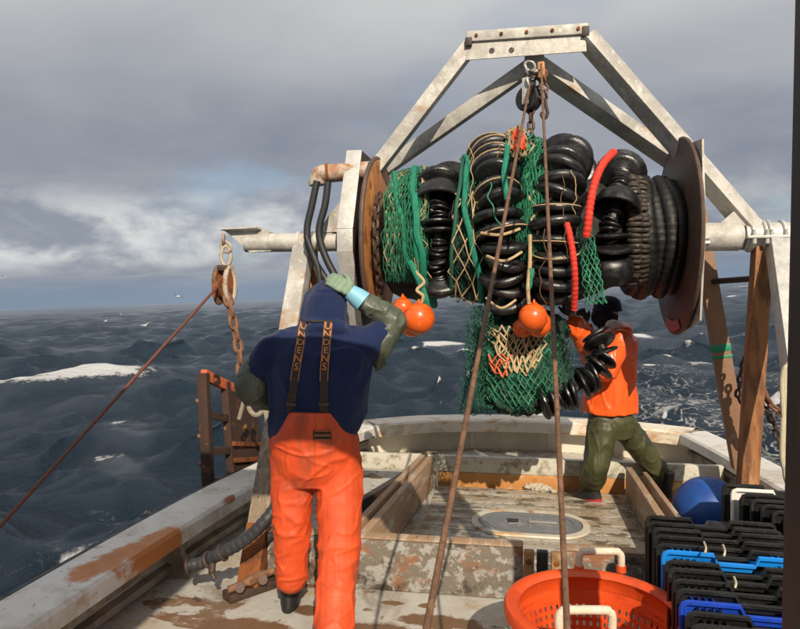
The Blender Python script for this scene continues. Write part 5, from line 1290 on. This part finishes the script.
# bib trousers: seat and two legs with heavy oilskin folds
g = G()
g.loft([ring(L1(315, 406, -.0), .146, .222), ring(L1(315, 418, -.0), .175, .222), ring(L1(314, 436, 0), .226, .205), ring(L1(314.5, 452, 0), .226, .185), ring(L1(315.5, 468, 0), .215, .16), ring(L1(316, 482, 0), .17, .12)], 28)
cone(g, [L1(293, 456, .01), L1(292.5, 490, .01), L1(292, 525, .0), L1(292, 555, .02), L1(291.5, 577, .04)], [.124, .110, .099, .090, .085], 18)
cone(g, [L1(336.5, 458, .0), L1(339, 492, -.02), L1(340, 528, -.08), L1(337, 575, -.16), gz(333, 645, .07)], [.126, .120, .111, .098, .090], 18)
tm_ = organic(g, 'bib_trousers', base1, .0075, 6, .0105, 4.6, (1, 1, 1.35), .003, 14, ((float(L1(315, 412).z), .14), (L1(291, 591, .04), .1)))
# flat top edge of the bib
tr = man.part('bib_trousers', tm_, M['orange_pvc'])
bvT = BVHTree.FromPolygons([v.co+base1 for v in tm_.vertices], [tuple(p.vertices) for p in tm_.polygons])
bvH = BVHTree.FromPolygons([v.co+base1 for v in hm.vertices], [tuple(p.vertices) for p in hm.polygons])
def onto(bv_, px, py, off=.006):
    r_ = ray(px, py).normalized(); h = bv_.ray_cast(EYE, r_)
    return (h[0]-r_*off, h[1]) if h[0] else (L1(px, py, -.18), -r_)
# top hem of the bib, stitched band
g = G().tube([onto(bvT, x_, 408.2, .002)[0] for x_ in np.linspace(290, 341, 14)], .006, 6); man.part('hem', g, M['orange_pvc'], parent=tr)
for pl_ in ([(315, 412), (315, 440), (315, 470), (316, 488)], [(300, 500), (303, 530), (301, 560), (298, 588)], [(328, 500), (327, 540), (326, 590), (326, 625)]):
    sp_ = spline([V(x_, y_, 0) for x_, y_ in pl_], 8); man.part('seam', G().tube([onto(bvT, q_.x, q_.y, .0008)[0] for q_ in sp_], .0022, 5), M['orange_pvc'], parent=tr)
man.part('hood_seam', G().tube([onto(bvH, 326+x_*.35, y_, .0006)[0] for x_, y_ in ((0, 284), (1, 292), (1, 300), (0, 310), (0, 319))], .0028, 5), M['navy'])
# label patch with its lettering
def quad_on(bv_, x0, y0, x1, y1, off):
    p = [onto(bv_, x, y, off)[0] for x, y in ((x0, y0), (x1, y0), (x1, y1), (x0, y1))]
    return p
q = quad_on(bvT, 313.5, 430.8, 331.5, 440.0, .010); nrm_ = (q[1]-q[0]).cross(q[3]-q[0]).normalized()
if nrm_.dot(EYE-q[0]) < 0: nrm_ = -nrm_
patch_ = man.part('label_patch', G().prism(q, -nrm_*.006), M['strap'], parent=tr)
def text_mesh(txt, size):
    cu = bpy.data.curves.new('t', 'FONT'); cu.body = txt; cu.size = size; cu.align_x = 'CENTER'; cu.align_y = 'CENTER'; cu.extrude = .0006; cu.resolution_u = 3; cu.offset = size*.012
    o = bpy.data.objects.new('t', cu); link(o); dg = bpy.context.evaluated_depsgraph_get(); dg.update()
    m_ = bpy.data.meshes.new_from_object(o.evaluated_get(dg)); bpy.data.objects.remove(o); return m_
def lettering(parent, txt, ctr, right, up, size, mat, wscale=1.0):
    r_ = Vector(right).normalized(); u_ = Vector(up); u_ = (u_-r_*u_.dot(r_)).normalized(); n_ = r_.cross(u_)
    me_ = text_mesh(txt, size); me_.name = 'lettering'; me_.materials.append(mat)
    Mx = Matrix((r_*wscale, u_, n_)).transposed().to_4x4(); Mx.translation = Vector(ctr)-base1
    me_.transform(Mx); o = bpy.data.objects.new('lettering', me_); link(o); o.parent = parent; return o
c_ = sum(q, Vector())/4+nrm_*.0015
lettering(patch_, 'GRUNDÉNS', c_, q[1]-q[0], q[0]-q[3], .0155, M['letter'])
fr4 = [lerp(p, c_, .10)+nrm_*.001 for p in q]; man.part('border', G().tube(fr4, .0016, 4, closed=True), M['letter'], parent=patch_)
# braces with the maker's lettering down them
def brace(pl, y0s):
    xs = lambda yy: np.interp(yy, [p[1] for p in pl], [p[0] for p in pl])
    ys = np.linspace(pl[0][1], pl[-1][1], 30); vs = []; fs = []; C_ = []
    for yy in ys:
        p, n_ = onto(bvH, float(xs(yy)), float(yy), .010); C_.append(p)
    for _ in range(3): C_ = [C_[0]]+[(C_[i-1]+C_[i]*2+C_[i+1])/4 for i in range(1, len(C_)-1)]+[C_[-1]]
    w_ = .0195
    for i, p in enumerate(C_):
        tdir = (C_[min(i+1, len(C_)-1)]-C_[max(i-1, 0)]).normalized(); vd = (p-EYE).normalized(); r_ = vd.cross(tdir).normalized()
        if r_.dot(cR) < 0: r_ = -r_
        for a, b in ((-w_, 0), (w_, 0), (w_, .005), (-w_, .005)): vs.append(p+r_*a+vd*b)
    m_ = len(C_)
    for i in range(m_-1):
        for j in range(4): fs.append((i*4+j, i*4+(j+1) % 4, (i+1)*4+(j+1) % 4, (i+1)*4+j))
    fs += [(0, 1, 2, 3), tuple((m_-1)*4+j for j in (3, 2, 1, 0))]
    st_ = man.part('brace', G().add(vs, fs), M['strap'])
    for k_, ch in enumerate('GRUNDENS'):
        yy = y0s[0]+(y0s[1]-y0s[0])*(k_-2)/5
        if yy < ys[0]: continue          # under the hood
        i = int(np.clip(np.searchsorted(ys, yy), 1, len(ys)-2)); t_ = (yy-ys[i-1])/(ys[i]-ys[i-1]); p = lerp(C_[i-1], C_[i], float(t_))
        up = C_[i-1]-C_[i]; vd = (p-EYE).normalized()
        lettering(st_, ch, p-vd*.0015, up.cross(vd)*-1 if up.cross(vd).dot(cR) < 0 else up.cross(vd), up, .050, M['letter'], 1.0)
    for e_ in (-1, 1):
        n_e = int(m_*.68); pts = []
        for i in range(n_e):
            p = C_[i]; tdir = (C_[i+1]-C_[max(i-1, 0)]).normalized(); vd = (p-EYE).normalized(); r_ = vd.cross(tdir).normalized(); pts.append(p+r_*w_*.93*e_-vd*.001)
        man.part('edge_stripe', G().tube(pts, .0022, 4), M['letter'], parent=st_)
    man.part('buckle', G().beam(C_[-4], C_[-3], .050, .012, (EYE-C_[-4]), .003), M['chain_dark'], parent=st_)
brace([(304.5, 322), (302.5, 330), (295.5, 372), (290, 412)], (326, 367))
brace([(328.5, 322), (327.5, 330), (324, 372), (323.5, 412)], (326, 367))
g = G().tube([onto(bvH, x_, 321.5, .012)[0] for x_ in np.linspace(307, 333, 10)], .0055, 6); man.part('yoke_strap', g, M['strap'])
# boots
g = G(); a = L1(289, 588, .045)
bq = gz(290, 606.5)
g.loft([(bq+V(0, 0, .006)+HF*.04, cR*.050, HF*.13), (bq+V(0, 0, .03)+HF*.04, cR*.054, HF*.13), (bq+V(0, 0, .08)+HF*.02, cR*.054, HF*.09), (bq+V(0, 0, .14), cR*.058, HF*.064), (bq+V(0, 0, .22), cR*.066, HF*.070), (bq+V(0, 0, .38)-HF*.015, cR*.070, HF*.074)], 16)
man.part('boot', g, M['boot'])
rf = gz(333, 647, 0); g = G(); g.loft([(rf+V(0, 0, .008), cR*.055, HF*.14), (rf+V(0, 0, .03), cR*.056, HF*.14), (rf+V(0, 0, .08)-HF*.02, cR*.056, HF*.09), (rf+V(0, 0, .16)-HF*.02, cR*.062, HF*.066), (rf+V(0, 0, .2)-HF*.02, cR*.062, HF*.066)], 16); man.part('boot', g, M['boot'])

# ---- person at the stern in the orange jacket, facing left
D2 = 5.18; base2 = gz(615, 500); base2.z = 0; s2 = D2/FPX
def L2(px, py, dd=0.0): return atd(px, py, D2+dd)
m2 = Thing('person', 'person in orange jacket and olive trousers reaching up into the hanging net', 'person', base2)
fx = -cR                                   # he faces the left of the picture
g = G()
g.loft([ring(L2(610, 415), .13, .15), ring(L2(612, 380), .14, .16), ring(L2(614, 345), .13, .19), ring(L2(612, 332), .06, .07), ring(L2(609, 324), .052, .055)], 16)
hd = L2(606, 312, .03); g.ball(hd, .092, 18, (1.05, .85, 1.18)); fx = (-cR*.8+HF*.75-V(0, 0, .2)).normalized()
g.ball(hd+fx*.10+V(0, 0, -.015), .02, 8, (1.3, .8, 1)); g.ball(hd+fx*.085+V(0, 0, -.06), .022, 8, (.8, 1.1, .5)); g.ball(hd+fx.cross(V(0, 0, 1))*-.078, .022, 8, (.9, .6, 1.4))
for sy_ in (-1, 1): g.ball(hd+fx*.082+V(0, .03*sy_, .01), .012, 8)
SH, ELB, WRI = L2(616, 343, -.17), L2(603, 370, -.30), L2(572, 322, -.42)
SH2, ELB2, WRI2 = L2(614, 340, .16), L2(596, 360, .18), L2(585, 330, .06)
cone(g, [SH, ELB, WRI], [.055, .045, .032]); cone(g, [SH2, ELB2, WRI2], [.055, .045, .032])
cone(g, [L2(604, 420, -.08), L2(597, 455, -.085), gh(591, 500, .10)], [.07, .05, .04]); cone(g, [L2(622, 424, .06), L2(642, 450, .10), gh(662, 497, .10)], [.07, .045, .035])
g.ball(WRI+V(0, 0, .05), .035, 10); g.ball(WRI2+V(0, 0, .05), .035, 10)
m2.part('body', organic(g, 'body', base2, .016, 3), M['skin'])
g = G()
g.loft([ring(L2(609.5, 412), .212, .19), ring(L2(610, 396), .205, .19), ring(L2(611, 375), .195, .19), ring(L2(613, 352), .185, .20), ring(L2(615, 340), .165, .20), ring(L2(614, 332), .11, .14), ring(L2(611, 326), .075, .09)], 26)
cone(g, [SH+cR*.02, L2(611, 356, -.25), ELB, L2(589, 348, -.37), L2(575, 326, -.42)], [.112, .104, .096, .086, .076]); cone(g, [SH2, ELB2, WRI2], [.09, .08, .066])
jm = organic(g, 'jacket', base2, .010, 4, .016, 4.2, (1.2, 1.2, .45), .003, 14, ((L2(614, 332), .2),)); jk = m2.part('jacket', jm, M['orange_jacket'])
# turned-down hood behind the neck with its pale lining
g = G(); g.ball(L2(622, 331, .0), .10, 16, (.85, 1.5, .72)); g.ball(L2(628, 340, -.02), .085, 14, (.55, 1.4, .9)); g.ball(L2(614, 336, -.10), .085, 14, (1, .9, .5))
m2.part('hood', organic(g, 'hood', base2, .009, 4, .008, 6), M['orange_jacket'], parent=jk)
g = G(); g.ball(L2(613, 325, -.125), .07, 14, (.85, .6, .62)); g.ball(L2(608, 330, -.15), .045, 12, (1, .6, .5))
m2.part('hood_lining', organic(g, 'hood_lining', base2, .007, 3), M['white'], parent=jk)
# knitted cap
M['gaiter'] = material('dark_gaiter', (.014, .014, .020), .9)
g = G(); g.ball(hd+V(0, 0, -.035)+fx*.012, .102, 16, (1.05, .98, .95)); g.ball(hd+V(.02, 0, -.12), .085, 14)
m2.part('neck_gaiter', organic(g, 'neck_gaiter', base2, .008, 3, .005, 10), M['gaiter'])
g = G(); g.loft([(hd+V(0, 0, .005)+cR*.01, cR*.105, HF*.092), (hd+V(0, 0, .045)+cR*.01, cR*.108, HF*.095), (hd+V(0, 0, .09)+cR*.012, cR*.095, HF*.085), (hd+V(0, 0, .12)+cR*.015, cR*.055, HF*.05), (hd+V(0, 0, .128)+cR*.015, cR*.02, HF*.02)], 20)
M['cap_navy'] = material('navy_cap', (.012, .016, .035), .85, 0, [], [(200, .4)]); cp = m2.part('cap', g, M['cap_navy'])
m2.part('turned_edge', G().tube([hd+cR*.01+V(0, 0, .02)+cR*.105*math.cos(a)+HF*.092*math.sin(a) for a in np.linspace(0, 2*math.pi, 24, endpoint=False)], .011, 8, closed=True), M['cap_navy'], parent=cp)
for (w_, k_) in ((WRI, 1), (WRI2, -1)):
    g = G(); hand(g, w_+V(0, 0, .045), V(-.35, -.1, .9), V(0, -.9, .3)*k_, 1.0, .9, 1); m2.part('glove', organic(g, 'glove', base2, .0065, 3), M['boot'])
# trousers
g = G(); g.loft([ring(L2(610, 408), .165, .155), ring(L2(611, 425), .18, .165), ring(L2(611, 437), .17, .14)], 20)
cone(g, [L2(602, 428, -.08), L2(599, 450, -.085), L2(595, 470, -.085), gh(591, 500, .16)], [.115, .108, .100, .098], 16)
cone(g, [L2(622, 424, .06), L2(642, 450, .10), gh(662, 497, .15)], [.115, .100, .086], 16)
m2.part('trousers', organic(g, 'trousers', base2, .009, 5, .013, 4.5, (1, 1, .6), .003, 16), M['olive'])
for (px, py, dx) in ((586, 501, -1), (662, 497, .3)):
    f_ = gz(px, py); a = fx if dx < 0 else (fx*.3+HF).normalized()
    b_ = a.cross(V(0, 0, 1)).normalized()
    bt = m2.part('boot', G().loft([(f_+V(0, 0, .022), a*.135, b_*.052), (f_+V(0, 0, .05), a*.13, b_*.05), (f_-a*.03+V(0, 0, .09), a*.085, b_*.05), (f_-a*.06+V(0, 0, .16), a*.066, b_*.06), (f_-a*.06+V(0, 0, .22), a*.068, b_*.062)], 16), M['boot'])
    m2.part('sole', G().loft([(f_+V(0, 0, .001), a*.14, b_*.055), (f_+V(0, 0, .024), a*.14, b_*.056)], 16), M['boot_red'], parent=bt)

# ------------------------------------------------------------------ heel everything aboard
for o in ABOARD:
    if o.parent is None:
        o.matrix_basis = RM @ o.matrix_basis
